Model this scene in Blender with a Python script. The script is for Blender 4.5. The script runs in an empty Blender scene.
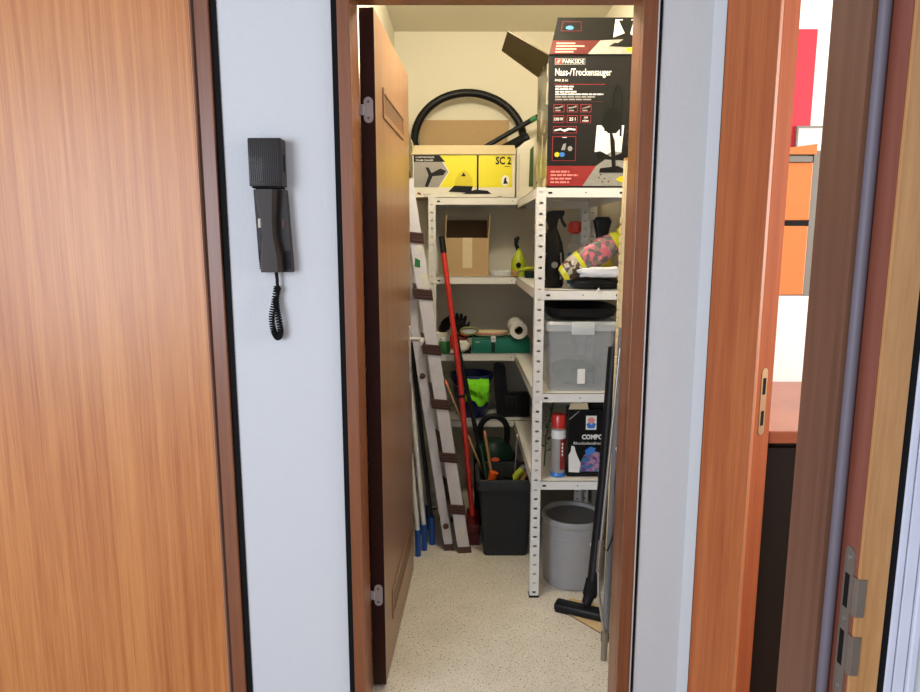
import bpy, bmesh, math, random
from mathutils import Vector, Matrix, noise
R = math.radians
random.seed(7)
S = bpy.context.scene
C = S.collection

# ------------------------------------------------------------------ camera
cam_d = bpy.data.cameras.new('camera'); cam = bpy.data.objects.new('camera', cam_d); C.objects.link(cam)
cam.location = (0, 0, 1.36)
cam.rotation_euler = (R(90 - 9.07), 0, 0)
cam_d.sensor_width = 36; cam_d.lens = 36 * 670 / 920
cam_d.clip_start = 0.02
S.camera = cam
# ------------------------------------------------------------------ world, lights, exposure
w = bpy.data.worlds.new('world'); S.world = w; w.use_nodes = True
bg = w.node_tree.nodes['Background']
bg.inputs[0].default_value = (0.70, 0.82, 1.0, 1); bg.inputs[1].default_value = 0.72
def area(name, loc, target, sx, sy, power, col):
    d = bpy.data.lights.new(name, 'AREA'); d.shape = 'RECTANGLE'; d.size = sx; d.size_y = sy
    d.energy = power; d.color = col
    o = bpy.data.objects.new(name, d); C.objects.link(o); o.location = loc
    o.rotation_euler = (Vector(target) - Vector(loc)).to_track_quat('-Z', 'Y').to_euler()
    return o
area('daylight_window_hall', (-2.7, -2.0, 1.45), (0.3, 1.7, 1.1), 1.9, 1.8, 125, (0.82, 0.89, 1.0))
area('daylight_window_kitchen', (2.35, 1.30, 1.6), (1.0, 2.0, 1.25), 1.1, 1.3, 46, (1.0, 0.96, 0.9))
vs = S.view_settings
vs.view_transform = 'Standard'; vs.look = 'None'; vs.exposure = 0.0; vs.gamma = 1.0; vs.use_curve_mapping = False
S.display_settings.display_device = 'sRGB'

# ------------------------------------------------------------------ colours and materials
def lin(c):
    def f(x):
        x /= 255.0
        return x / 12.92 if x <= 0.04045 else ((x + 0.055) / 1.055) ** 2.4
    return (f(c[0]), f(c[1]), f(c[2]), 1)
MATS = {}
def base(name):
    m = bpy.data.materials.new(name); m.use_nodes = True
    return m, m.node_tree.nodes, m.node_tree.links, m.node_tree.nodes['Principled BSDF']
def plain(name, rgb, rough=0.5, metal=0.0, var=0.08, vscale=30, bump=0.0, bscale=200, coat=0.0, alpha=1.0, spec=None, sheen=0.0):
    """flat colour with faint procedural mottling and relief"""
    if name in MATS: return MATS[name]
    m, n, l, b = base(name)
    tc = n.new('ShaderNodeTexCoord'); nz = n.new('ShaderNodeTexNoise')
    nz.inputs['Scale'].default_value = vscale; nz.inputs['Detail'].default_value = 3
    l.new(tc.outputs['Object'], nz.inputs['Vector'])
    mix = n.new('ShaderNodeMix'); mix.data_type = 'RGBA'
    c = lin(rgb)
    mix.inputs[6].default_value = tuple(x * (1 - var) for x in c[:3]) + (1,)
    mix.inputs[7].default_value = tuple(min(1, x * (1 + var)) for x in c[:3]) + (1,)
    l.new(nz.outputs[0], mix.inputs[0]); l.new(mix.outputs[2], b.inputs['Base Color'])
    b.inputs['Roughness'].default_value = rough; b.inputs['Metallic'].default_value = metal
    b.inputs['Coat Weight'].default_value = coat; b.inputs['Alpha'].default_value = alpha
    if spec is None and max(rgb) < 75: spec = 0.22
    if spec is not None: b.inputs['Specular IOR Level'].default_value = spec
    if bump:
        n2 = n.new('ShaderNodeTexNoise'); n2.inputs['Scale'].default_value = bscale; n2.inputs['Detail'].default_value = 2
        l.new(tc.outputs['Object'], n2.inputs['Vector'])
        bp = n.new('ShaderNodeBump'); bp.inputs['Strength'].default_value = bump; bp.inputs['Distance'].default_value = 0.004
        l.new(n2.outputs[0], bp.inputs['Height']); l.new(bp.outputs[0], b.inputs['Normal'])
    MATS[name] = m
    return m
def wood(name, c1, c2, rough=0.35, sx=45, sz=0.7, coat=0.15, streak=0.5, figure=0.25):
    """straight ribbon grain running up z"""
    m, n, l, b = base(name)
    tc = n.new('ShaderNodeTexCoord')
    def nz(sc, detail, dist=0.0):
        mp = n.new('ShaderNodeMapping'); mp.inputs['Scale'].default_value = sc
        l.new(tc.outputs['Object'], mp.inputs[0])
        t = n.new('ShaderNodeTexNoise'); t.inputs['Scale'].default_value = 1; t.inputs['Detail'].default_value = detail
        t.inputs['Distortion'].default_value = dist
        l.new(mp.outputs[0], t.inputs['Vector']); return t
    a = nz((sx, sx, sz), 4, 0.15); fine = nz((sx * 5, sx * 5, sz * 14), 2); big = nz((6, 6, 1.1), 2, 0.6)
    def math_(op, x, y):
        t = n.new('ShaderNodeMath'); t.operation = op
        for i, v in enumerate((x, y)):
            if isinstance(v, (int, float)): t.inputs[i].default_value = v
            else: l.new(v, t.inputs[i])
        return t.outputs[0]
    v = math_('ADD', math_('MULTIPLY', a.outputs[0], streak), math_('MULTIPLY', fine.outputs[0], 1 - streak - figure + 0.05))
    v = math_('ADD', v, math_('MULTIPLY', big.outputs[0], figure))
    ramp = n.new('ShaderNodeValToRGB')
    ramp.color_ramp.elements[0].position = 0.36; ramp.color_ramp.elements[0].color = lin(c1)
    ramp.color_ramp.elements[1].position = 0.66; ramp.color_ramp.elements[1].color = lin(c2)
    l.new(v, ramp.inputs[0]); l.new(ramp.outputs[0], b.inputs['Base Color'])
    b.inputs['Roughness'].default_value = rough; b.inputs['Coat Weight'].default_value = coat; b.inputs['Coat Roughness'].default_value = 0.3
    bp = n.new('ShaderNodeBump'); bp.inputs['Strength'].default_value = 0.08; bp.inputs['Distance'].default_value = 0.001
    l.new(fine.outputs[0], bp.inputs['Height']); l.new(bp.outputs[0], b.inputs['Normal'])
    return m
def plaster(name, rgb, bump=0.25, sc=260):
    return plain(name, rgb, 0.85, var=0.015, vscale=4, bump=bump, bscale=sc, spec=0.2)
def speckle(name):
    m, n, l, b = base(name)
    tc = n.new('ShaderNodeTexCoord')
    def spots(scale, lo, hi):
        t = n.new('ShaderNodeTexNoise'); t.inputs['Scale'].default_value = scale; t.inputs['Detail'].default_value = 1
        l.new(tc.outputs['Object'], t.inputs['Vector'])
        r = n.new('ShaderNodeMapRange'); r.inputs[1].default_value = lo; r.inputs[2].default_value = hi
        l.new(t.outputs[0], r.inputs[0]); return r.outputs[0]
    def mx(fac, A, col):
        k = n.new('ShaderNodeMix'); k.data_type = 'RGBA'; l.new(fac, k.inputs[0])
        if isinstance(A, tuple): k.inputs[6].default_value = A
        else: l.new(A, k.inputs[6])
        k.inputs[7].default_value = col; return k.outputs[2]
    c = mx(spots(9, 0.3, 0.7), lin((224, 218, 204)), lin((234, 228, 216)))
    c = mx(spots(190, 0.54, 0.64), c, lin((204, 194, 176)))
    c = mx(spots(150, 0.64, 0.69), c, lin((112, 98, 82)))
    c = mx(spots(230, 0.60, 0.68), c, lin((242, 237, 226)))
    l.new(c, b.inputs['Base Color']); b.inputs['Roughness'].default_value = 0.45
    return m
def flowers(name, cols, scale):
    m, n, l, b = base(name)
    tc = n.new('ShaderNodeTexCoord'); v = n.new('ShaderNodeTexVoronoi'); v.inputs['Scale'].default_value = scale
    l.new(tc.outputs['Object'], v.inputs['Vector'])
    r = n.new('ShaderNodeValToRGB'); r.color_ramp.interpolation = 'CONSTANT'
    sep = n.new('ShaderNodeSeparateColor'); l.new(v.outputs['Color'], sep.inputs[0]); l.new(sep.outputs[0], r.inputs[0])
    el = r.color_ramp.elements
    while len(el) < len(cols): el.new(0.5)
    for i, c in enumerate(cols): el[i].position = i / len(cols); el[i].color = lin(c)
    l.new(r.outputs[0], b.inputs['Base Color']); b.inputs['Roughness'].default_value = 0.25
    return m
M = dict(
    wall=plaster('hall_plaster', (214, 215, 216)),
    cream=plaster('storage_plaster', (226, 220, 200), 0.12),
    kwhite=plaster('kitchen_plaster', (240, 238, 232), 0.1),
    red_paint=plain('red_wall_paint', (200, 45, 62), 0.7, var=0.02),
    floor=speckle('speckled_linoleum'),
    hall_floor=wood('hall_floor_wood', (120, 84, 58), (150, 108, 74)),
    leaf=wood('door_leaf_veneer', (174, 98, 46), (212, 142, 80), 0.40, 60, 0.5, 0.12),
    leaf2=wood('storage_leaf_veneer', (126, 88, 60), (160, 118, 86), 0.36, 55, 0.55, 0.25),
    casing=wood('dark_casing_wood', (112, 64, 38), (146, 90, 58), 0.35, 60, 0.6),
    casing_r=wood('red_casing_wood', (166, 84, 42), (200, 118, 66), 0.45, 40, 0.5, 0.05),
    rebate=wood('orange_rebate_wood', (142, 60, 12), (166, 80, 24), 0.8, 60, 0.6, 0.0),
    edge=plain('dark_edge_paint', (58, 30, 26), 0.4),
    jamb=wood('brown_jamb_wood', (100, 64, 46), (126, 86, 64), 0.45, 50, 0.5),
    jamb_red=wood('near_rebate_wood', (122, 66, 50), (146, 84, 64), 0.4, 60, 0.6),
    tan=wood('tan_casing_wood', (168, 114, 64), (196, 144, 90), 0.45, 60, 1.5),
    black_gap=plain('black_joint', (14, 13, 14), 0.8),
    gasket=plain('grey_gasket_rubber', (106, 97, 106), 0.55),
    lav=plain('white_rib', (214, 214, 226), 0.4),
    steel=plain('zinc_steel', (172, 170, 168), 0.35, 0.85),
    darksteel=plain('worn_steel', (140, 130, 118), 0.35, 0.6),
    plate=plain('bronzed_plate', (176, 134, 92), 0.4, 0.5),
    band=plain('lit_edge_tone', (188, 136, 104), 0.4),  # pale tone painted on edges that catch the light
    flapdark=plain('flap_print_back', (74, 64, 44), 0.5),
    hole=plain('lock_hole', (20, 16, 14), 0.9),
    hingew=plain('pale_hinge_metal', (206, 204, 206), 0.35, 0.3),
    shelfw=plain('white_powder_coat', (226, 224, 218), 0.4, var=0.03, bump=0.03),
    intercom=plain('brown_black_plastic', (50, 44, 42), 0.4, var=0.05, coat=0.1),
    intercom_l=plain('dark_bronze_plastic', (56, 47, 41), 0.32),
    black=plain('black_plastic', (22, 22, 24), 0.4),
    blackm=plain('black_matt', (17, 17, 18), 0.75),
    rubber=plain('black_hose_rubber', (20, 20, 21), 0.42),
    brownplastic=plain('brown_step_plastic', (82, 54, 46), 0.5),
    alu=plain('scuffed_aluminium', (220, 218, 224), 0.45, 0.1, var=0.10, vscale=40),
    bluep=plain('blue_plastic', (28, 84, 172), 0.4),
    darkblue=plain('dark_blue_plastic', (38, 48, 112), 0.4),
    whitep=plain('white_plastic', (228, 228, 228), 0.4),
    redp=plain('red_lacquer', (204, 46, 36), 0.3, coat=0.3),
    redd=plain('dark_red_plastic', (92, 20, 18), 0.45),
    card=plain('corrugated_card', (176, 148, 108), 0.85, var=0.06, vscale=60),
    carddark=plain('card_inside', (112, 88, 64), 0.9),
    cardpale=plain('pale_card', (206, 190, 152), 0.8),
    cardwhite=plain('white_card', (226, 222, 206), 0.7),
    ink=plain('black_ink', (30, 29, 28), 0.35, var=0.1, vscale=6),
    inkd=plain('deep_black_ink', (20, 20, 20), 0.35),
    inkred=plain('red_ink', (142, 36, 34), 0.35),
    inkdarkred=plain('dark_red_ink', (78, 20, 18), 0.35),
    inkgrey=plain('concrete_print', (142, 140, 132), 0.4, var=0.25, vscale=70),
    inkmid=plain('mid_grey_print', (150, 146, 140), 0.4, var=0.2, vscale=25),
    inkwhite=plain('white_ink', (232, 230, 222), 0.4),
    inkyel=plain('yellow_ink', (230, 218, 22), 0.35, var=0.03),
    inkyel2=plain('deep_yellow_ink', (214, 196, 20), 0.35),
    inkblue=plain('blue_ink', (58, 120, 200), 0.4),
    inkpink=plain('pink_ink', (228, 140, 130), 0.4),
    inkpurple=flowers('flower_print', [(96, 76, 120), (140, 100, 150), (70, 110, 150), (168, 130, 150)], 70),
    gloss=flowers('side_sheen_paint', [(120, 118, 100), (170, 166, 146), (96, 100, 76), (60, 60, 50)], 16),  # pale mottle painted for the sheen on the carton's glossy side
    greenp=plain('teal_green_plastic', (14, 112, 92), 0.4),
    darkgreen=plain('dark_green_plastic', (16, 42, 32), 0.45),
    green=plain('bottle_green', (44, 116, 62), 0.4),
    lime=plain('lime_plastic', (176, 190, 40), 0.4),
    neon=plain('neon_green_cloth', (128, 226, 24), 0.8, bump=0.3, bscale=90),
    paper=plain('white_paper', (232, 230, 224), 0.9, bump=0.1),
    foliage=plain('dry_leaf_green', (58, 84, 34), 0.7),
    planter=plain('anthracite_plastic', (50, 52, 55), 0.5, var=0.05),
    stone=plain('grey_barrel_plastic', (152, 150, 148), 0.55, var=0.06, vscale=12),
    stoned=plain('grey_barrel_lid', (112, 110, 112), 0.6),
    glove=plain('black_knit', (20, 20, 22), 0.9, bump=0.4, bscale=300),
    yellow=plain('yellow_plastic', (216, 196, 20), 0.4),
    blueclear=plain('blue_bottle', (30, 116, 180), 0.25),
    clear=plain('frosted_clear_plastic', (222, 226, 226), 0.22, alpha=0.22, var=0.02),
    clearrim=plain('frosted_clear_rim', (226, 230, 230), 0.25, alpha=0.5, var=0.02),
    film=plain('clear_film', (230, 232, 228), 0.1, alpha=0.14, var=0.02),
    bagprint=flowers('bag_print', [(206, 50, 86), (222, 96, 124), (70, 30, 42), (56, 50, 38), (190, 56, 84), (120, 96, 70)], 62),
    bagprint2=flowers('bag_foot_print', [(180, 168, 150), (104, 74, 60), (140, 90, 110), (206, 200, 178), (80, 70, 50)], 60),
    bagyel=plain('bag_lime_print', (206, 204, 40), 0.3),
    whitecloth=plain('white_cloth', (206, 208, 214), 0.85, bump=0.2),
    blackbag=plain('black_bag_film', (16, 16, 17), 0.35, bump=0.5, bscale=25),
    slat=wood('pale_slat_wood', (206, 184, 140), (228, 208, 166), 0.6, 60, 1.0, 0.0),
    ply=wood('plywood_sheet', (206, 176, 128), (222, 194, 148), 0.6, 8, 8, 0.0),
    orange=plain('orange_cabinet_front', (226, 128, 66), 0.3, var=0.02),
    cabgrey=plain('grey_cabinet_side', (128, 122, 112), 0.5),
    desk=wood('red_brown_worktop', (140, 64, 32), (166, 86, 48), 0.3, 6, 6, 0.15),
    espresso=plain('espresso_front', (34, 24, 18), 0.4),
    orangep=plain('orange_plastic', (232, 96, 36), 0.4),
    stick=plain('bamboo', (172, 128, 78), 0.6),
    green_wire=plain('green_steel', (56, 92, 62), 0.5),
    goggle=plain('olive_strap', (128, 128, 74), 0.5),
)
lamp_m, _n, _l, _b = base('opal_lamp_glass')
_b.inputs['Base Color'].default_value = (1, 0.93, 0.8, 1); _b.inputs['Emission Color'].default_value = (1, 0.78, 0.48, 1); _b.inputs['Emission Strength'].default_value = 6

# ------------------------------------------------------------------ mesh helpers
class MB:
    def __init__(self): self.bm = bmesh.new()
    def _xf(self, vs, mat):
        if mat is not None:
            for v in vs: v.co = mat @ v.co
    def box(self, x0, x1, y0, y1, z0, z1, bev=0.0, mat=None):
        b = self.bm
        r = bmesh.ops.create_cube(b, size=1.0)
        vs = r['verts']
        for v in vs:
            v.co = Vector((x0 + (v.co.x + .5) * (x1 - x0), y0 + (v.co.y + .5) * (y1 - y0), z0 + (v.co.z + .5) * (z1 - z0)))
        self._xf(vs, mat)
        if bev > 0:
            es = list({e for v in vs for e in v.link_edges})
            bmesh.ops.bevel(b, geom=es, offset=bev, segments=2, profile=0.5, affect='EDGES')
        return self
    def ring_mesh(self, rings, closed_u=True, cap=True, loop=False):
        b = self.bm
        rr = [[b.verts.new(p) for p in ring] for ring in rings]
        n = len(rings[0]); m = len(rr)
        for i in range(m if loop else m - 1):
            A, B = rr[i], rr[(i + 1) % m]
            for j in range(n if closed_u else n - 1):
                b.faces.new((A[j], A[(j + 1) % n], B[(j + 1) % n], B[j]))
        if cap and not loop:
            b.faces.new(list(reversed(rr[0]))); b.faces.new(rr[-1])
        return self
    def tube(self, pts, rad, n=10, loop=False, flat=1.0, cap=True):
        pts = [Vector(p) for p in pts]; m = len(pts)
        if not isinstance(rad, (list, tuple)): rad = [rad] * m
        rings = []; ref = None
        for i, p in enumerate(pts):
            a = pts[(i - 1) % m] if (i > 0 or loop) else p
            c = pts[(i + 1) % m] if (i < m - 1 or loop) else p
            t = (c - a).normalized()
            if ref is None:
                ref = Vector((0, 0, 1)) if abs(t.z) < 0.9 else Vector((1, 0, 0))
            u = (ref - t * ref.dot(t)).normalized(); ref = u; v = t.cross(u)
            rings.append([p + u * (math.cos(2 * math.pi * k / n) * rad[i]) + v * (math.sin(2 * math.pi * k / n) * rad[i] * flat) for k in range(n)])
        return self.ring_mesh(rings, cap=cap, loop=loop)
    def lathe(self, prof, n=24, mat=None, cap=True, sx=1.0, sy=1.0):
        rings = []
        for r, z in prof:
            ring = [Vector((r * sx * math.cos(2 * math.pi * k / n), r * sy * math.sin(2 * math.pi * k / n), z)) for k in range(n)]
            if mat is not None: ring = [mat @ p for p in ring]
            rings.append(ring)
        return self.ring_mesh(rings, cap=cap)
    def prism(self, poly, y0, y1, plane='xz', mat=None):
        def P(a, c, d):
            v = Vector((a, d, c)) if plane == 'xz' else (Vector((a, c, d)) if plane == 'xy' else Vector((d, a, c)))
            return mat @ v if mat is not None else v
        return self.ring_mesh([[P(a, c, y0) for a, c in poly], [P(a, c, y1) for a, c in poly]])
    def slab(self, quad, t):
        """a four-cornered sheet of thickness t"""
        q = [Vector(p) for p in quad]; nrm = (q[1] - q[0]).cross(q[3] - q[0]).normalized() * t
        return self.ring_mesh([q, [p + nrm for p in q]])
    def ellipsoid(self, c, r, seg=14, rings=8):
        c = Vector(c); R_ = []
        for i in range(1, rings):
            a = math.pi * i / rings
            R_.append([c + Vector((r[0] * math.sin(a) * math.cos(2 * math.pi * k / seg), r[1] * math.sin(a) * math.sin(2 * math.pi * k / seg), -r[2] * math.cos(a))) for k in range(seg)])
        return self.ring_mesh(R_)
    def crumple(self, c, size, amp, seed, nx=14, nz=12, axis='xz'):
        """a crumpled closed lump of cloth or film"""
        rings = []; c = Vector(c)
        for i in range(1, nz):
            a = math.pi * i / nz; ring = []
            for k in range(nx):
                d = Vector((math.sin(a) * math.cos(2 * math.pi * k / nx), math.sin(a) * math.sin(2 * math.pi * k / nx), -math.cos(a)))
                q = 1 + amp * noise.noise(d * 2.3 + Vector((seed, seed * 1.7, 0))) + amp * .5 * noise.noise(d * 6 + Vector((0, seed, seed)))
                d = Vector((math.copysign(abs(d.x) ** .7, d.x), math.copysign(abs(d.y) ** .7, d.y), math.copysign(abs(d.z) ** .7, d.z)))
                ring.append(c + Vector((d.x * size[0] * q, d.y * size[1] * q, max(d.z * q, -1) * size[2])))
            rings.append(ring)
        return self.ring_mesh(rings)
    def build(self, name, mat, parent=None, smooth=False):
        bm = self.bm
        bmesh.ops.recalc_face_normals(bm, faces=bm.faces)
        me = bpy.data.meshes.new(name); bm.to_mesh(me); bm.free()
        me.materials.append(M[mat] if isinstance(mat, str) else mat)
        if smooth:
            for p in me.polygons: p.use_smooth = True
            me.set_sharp_from_angle(angle=R(40))
        o = bpy.data.objects.new(name, me); C.objects.link(o)
        if parent: o.parent = parent
        return o
def tag(o, label, cat=None, group=None, kind=None):
    o['label'] = label
    if cat: o['category'] = cat
    if group: o['group'] = group
    if kind: o['kind'] = kind
    return o
def thing(name, label, cat, loc=(0, 0, 0), rz=0, group=None, rot=None):
    o = bpy.data.objects.new(name, None); C.objects.link(o); o.location = loc
    o.empty_display_size = 0.05
    o.rotation_euler = rot if rot else (0, 0, R(rz))
    return tag(o, label, cat, group)
def single(name, mb, mat, label, cat, loc, smooth=False, group=None, rz=0):
    o = mb.build(name, mat, None, smooth); o.location = loc; o.rotation_euler.z = R(rz)
    return tag(o, label, cat, group)
def struct(name, mb, mat, label):
    return tag(mb.build(name, mat), label, kind='structure')
def lettering(name, s, x0, x1, z0, z1, y, mat, parent, bold=0.0, depth=0.0004):
    """flat lettering on a face that looks towards -y, fitted to a rectangle"""
    cu = bpy.data.curves.new(name, 'FONT'); cu.body = s; cu.size = 1; cu.offset = bold; cu.resolution_u = 2
    t = bpy.data.objects.new(name, cu); C.objects.link(t)
    bpy.context.view_layer.update()
    me = bpy.data.meshes.new_from_object(t.evaluated_get(bpy.context.evaluated_depsgraph_get()))
    bpy.data.objects.remove(t); bpy.data.curves.remove(cu)
    xs = [v.co.x for v in me.vertices]; ys = [v.co.y for v in me.vertices]
    ax, bx, ay, by = min(xs), max(xs), min(ys), max(ys)
    for v in me.vertices:
        v.co = Vector((x0 + (v.co.x - ax) / (bx - ax) * (x1 - x0), y - depth, z0 + (v.co.y - ay) / (by - ay) * (z1 - z0)))
    me.materials.clear(); me.materials.append(M[mat])
    me.name = name
    o = bpy.data.objects.new(name, me); C.objects.link(o); o.parent = parent
    return o
def poly_print(name, poly, y, mat, parent, t=0.0004):
    """a flat printed patch on a face that looks towards -y"""
    return MB().prism(poly, y - t, y).build(name, mat, parent)
def rect(x0, x1, z0, z1): return [(x0, z0), (x1, z0), (x1, z1), (x0, z1)]
def disc(cx, cz, rx, rz, n=20): return [(cx + rx * math.cos(2 * math.pi * k / n), cz + rz * math.sin(2 * math.pi * k / n)) for k in range(n)]

# ================================================================== THE SETTING
WY, WB, H_OPEN = 1.71, 1.84, 1.957          # hall face and storage face of the partition; clear height
CEIL = 2.385
# partition with the storage doorway and the doorway of the closed room door
m = MB()
m.box(-0.590, -0.302, WY, WB, 0, CEIL); m.box(0.472, 0.612, WY, WB, 0, CEIL)
m.box(-0.302, 0.472, WY, WB, 1.995, CEIL); m.box(-1.56, -0.590, WY, WB, 1.995, CEIL); m.box(-2.3, -1.56, WY, WB, 0, CEIL)
struct('wall_front', m, 'wall', 'white plastered hall wall around the storage doorway')
struct('floor', MB().box(-0.36, 0.74, 1.66, 3.60, -0.05, 0), 'floor', 'beige speckled linoleum floor of the storage room')
struct('floor_hall', MB().box(-2.3, 2.4, -2.6, 1.66, -0.05, 0), 'hall_floor', 'brown floor of the hall')
struct('ceiling_hall', MB().box(-2.3, 1.0, -0.4, 1.71, CEIL, CEIL + .05), 'wall', 'white ceiling of the hall')
struct('ceiling', MB().box(-0.36, 0.74, WB, 3.60, CEIL, CEIL + .05), 'cream', 'cream ceiling of the storage room')
struct('wall_left', MB().box(-0.40, -0.33, WB, 3.60, 0, CEIL), 'cream', 'cream left wall of the storage room behind the open door')
struct('wall_back', MB().box(-0.40, 0.76, 3.56, 3.62, 0, CEIL), 'cream', 'cream back wall of the storage room behind the shelves')
struct('wall_right', MB().box(0.68, 0.75, WB, 3.60, 0, CEIL), 'cream', 'cream right wall of the storage room')

# storage door frame
def frame(name, label, parts, kind=True):
    o = bpy.data.objects.new(name, None); C.objects.link(o); o.location = (0, 0, 0)
    tag(o, label, kind='structure'); return o
f = frame('trim_1', 'reddish brown wooden frame around the open storage doorway', None)
m = MB(); m.box(-0.294, -0.263, WY - .012, WY + .01, 0, 1.99, 0.002); m.build('casing', 'casing', f)
m = MB(); m.box(0.437, 0.472, WY - .012, WY + .01, 0, 1.99, 0.002); m.build('casing', 'casing', f)
m = MB(); m.box(-0.263, 0.437, WY - .012, WY + .01, 1.957, 1.99, 0.002); m.build('casing', 'casing', f)
m = MB(); m.box(-0.302, -0.263, WY + .01, WB - .01, 0, 1.957); m.build('lining', 'casing', f)
m = MB(); m.box(0.437, 0.472, WY + .01, 1.80, 0, 1.957); m.build('lining', 'casing', f)
m = MB(); m.box(-0.302, 0.472, WY + .01, WB + .01, 1.957, 1.996); m.build('lining', 'casing', f)
m = MB(); m.box(-0.309, -0.294, WY - .004, WY + .002, 0, 2.0); m.build('joint_strip', 'black_gap', f)
m = MB(); m.box(0.477, 0.485, WY - .004, WY + .002, 0, 2.0); m.build('joint_strip', 'black_gap', f)
m = MB(); m.box(0.472, 0.4765, WY - .008, WY + .002, 0, 2.0); m.build('plaster_edge', 'whitep', f)  # white strip drawing the light plaster edge beside the casing

# closed room door, its frame
f = frame('trim_2', 'dark brown wooden frame beside the closed veneered door', None)
m = MB(); m.box(-0.634, -0.599, WY - .012, WY + .05, 0, 1.995, 0.002); m.build('casing', 'casing', f)
m = MB(); m.box(-1.56, -1.52, WY - .012, WY + .05, 0, 1.995, 0.002); m.build('casing', 'casing', f)
m = MB(); m.box(-1.52, -0.634, WY - .012, WY + .05, 1.965, 1.995, 0.002); m.build('casing', 'casing', f)
m = MB(); m.box(-0.599, -0.583, WY - .004, WY + .002, 0, 2.0); m.build('joint_strip', 'black_gap', f)
d1 = frame('door_1', 'closed orange brown veneered room door with straight ribbon grain', None)
MB().box(-1.52, -0.6425, WY - .022, WY + .02, 0.01, 1.962, 0.0015).build('leaf', 'leaf', d1)
MB().box(-0.6425, -0.6405, WY - .0225, WY + .0, 0.01, 1.962).build('edge_band', 'band', d1)  # pale strip paints the lit edge of the leaf

# open storage door leaf, hinged on the left
d2 = frame('door_2', 'open storage door of warm brown veneer with slotted vent grilles', None)
d2.location = (-0.226, 1.864, 0.012); d2.rotation_euler = (0, 0, R(-2.65))
LW, LH, LT = 0.737, 1.945, 0.039
MB().box(-LT, 0, 0.002, LW, 0, LH, 0.001).build('leaf', 'leaf2', d2)
MB().box(-LT, 0, 0, 0.002, 0, LH).build('edge_band', 'edge', d2)
def vent(z0, z1, y0=0.10, y1=0.58):
    g = MB(); fr = 0.014
    g.box(0, .004, y0, y1, z0, z0 + fr).box(0, .004, y0, y1, z1 - fr, z1).box(0, .004, y0, y0 + fr, z0 + fr, z1 - fr).box(0, .004, y1 - fr, y1, z0 + fr, z1 - fr)
    v = g.build('vent_grille', 'leaf2', d2)
    MB().box(-0.001, .0006, y0 + fr, y1 - fr, z0 + fr, z1 - fr).build('grille_shade', 'edge', v)  # dark sheet painted for the shade between the slats
    n = 8; h = (z1 - z0 - 2 * fr) / n
    for i in range(n):
        MB().box(0.0005, .0009, y0 + fr, y1 - fr, z0 + fr + (i + .30) * h, z0 + fr + (i + .78) * h).build('slat', 'leaf2', v)
vent(1.690, 1.772, .125, .57); vent(0.130, 0.230, .145, .66)
for z in (1.688, 0.295):
    pl = [(-.018 + .0125 * math.cos(a), z + q * .021 + .0125 * math.sin(a)) for q, rng in ((1, range(0, 181, 30)), (-1, range(180, 361, 30))) for a in [R(x) for x in rng]]
    hg = MB().prism(pl, -.003, 0).build('hinge', 'hingew', d2)
    for s in (-1, 1): MB().prism(disc(-.018, z + s * .021, .0038, .0038, 10), -.0038, -.003).build('screw', 'darksteel', hg)
    MB().box(-.046, -.029, -.006, .0, z - .014, z + .014, .002).build('hinge_knuckle', 'hingew', hg)
hp = MB(); hp.box(0, .005, .662, .698, .80, 1.02, .002); hpo = hp.build('handle_plate', 'hingew', d2)
MB().tube([(.004, .68, .968), (.040, .68, .968), (.052, .672, .968), (.054, .65, .968), (.054, .57, .968)], .0085, 10).build('door_handle', 'hingew', hpo, True)
MB().box(.005, .0056, .675, .685, .835, .86).build('keyhole', 'hole', hpo)

# angled wall on the right with the kitchen doorway
DA = 30; s_, c_ = math.sin(R(DA)), math.cos(R(DA))
def along(t, n):     # point on the angled wall: t along it, n into it
    return Vector((0.608 + s_ * t + c_ * n, 1.71 - c_ * t + s_ * n, 0))
def amat(): return Matrix(((c_, s_, 0, 0.608), (s_, -c_, 0, 1.71), (0, 0, 1, 0), (0, 0, 0, 1)))   # (n, t, z) -> world
A = amat()
struct('wall_angled', MB().box(0, .055, 0, 0.05, 0, CEIL, mat=A).box(0, .055, 0.05, 0.95, 2.0, CEIL, mat=A).box(0, .055, 0.95, 1.05, 0, CEIL, mat=A), 'wall', 'white plastered wall beside the kitchen doorway')
f = frame('trim_3', 'reddish brown frame of the kitchen doorway with a bronzed strike plate', None)
MB().box(-.012, .0, 0.050, 0.188, 0, 2.03, .001, mat=A).build('casing', 'casing_r', f)
MB().box(-.013, .0, 0.0485, 0.0502, 0, 2.03, mat=A).build('casing_edge', 'jamb', f)
MB().box(0, .056, 0.050, 0.188, 0, 2.0, mat=A).build('jamb', 'rebate', f)
MB().box(-.0124, -.0105, 0.1872, 0.1886, 0, 2.03, mat=A).build('arris_highlight', 'band', f)  # pale strip paints a highlight along the casing corner
MB().box(-.012, .056, 0.188, 0.95, 2.0, 2.03, mat=A).build('head', 'casing_r', f)
sp = []
for k, a in enumerate(range(0, 181, 30)): sp.append((.024 + .0105 * math.cos(R(a)), 1.048 + .0105 * math.sin(R(a))))
for a in range(180, 361, 30): sp.append((.024 + .0105 * math.cos(R(a)), .905 + .0105 * math.sin(R(a))))
def prism_t(poly, t0, t1):     # poly in (n, z) on the jamb face
    return MB().ring_mesh([[A @ Vector((a, t0, c)) for a, c in poly], [A @ Vector((a, t1, c)) for a, c in poly]])
so = prism_t(sp, .188, .1895).build('strike_plate', 'plate', f)
prism_t(rect(.0185, .0295, .994, 1.034), .1895, .1899).build('latch_slot', 'hole', so)
prism_t(rect(.0185, .0295, .918, .954), .1895, .1899).build('bolt_slot', 'hole', so)

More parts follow.
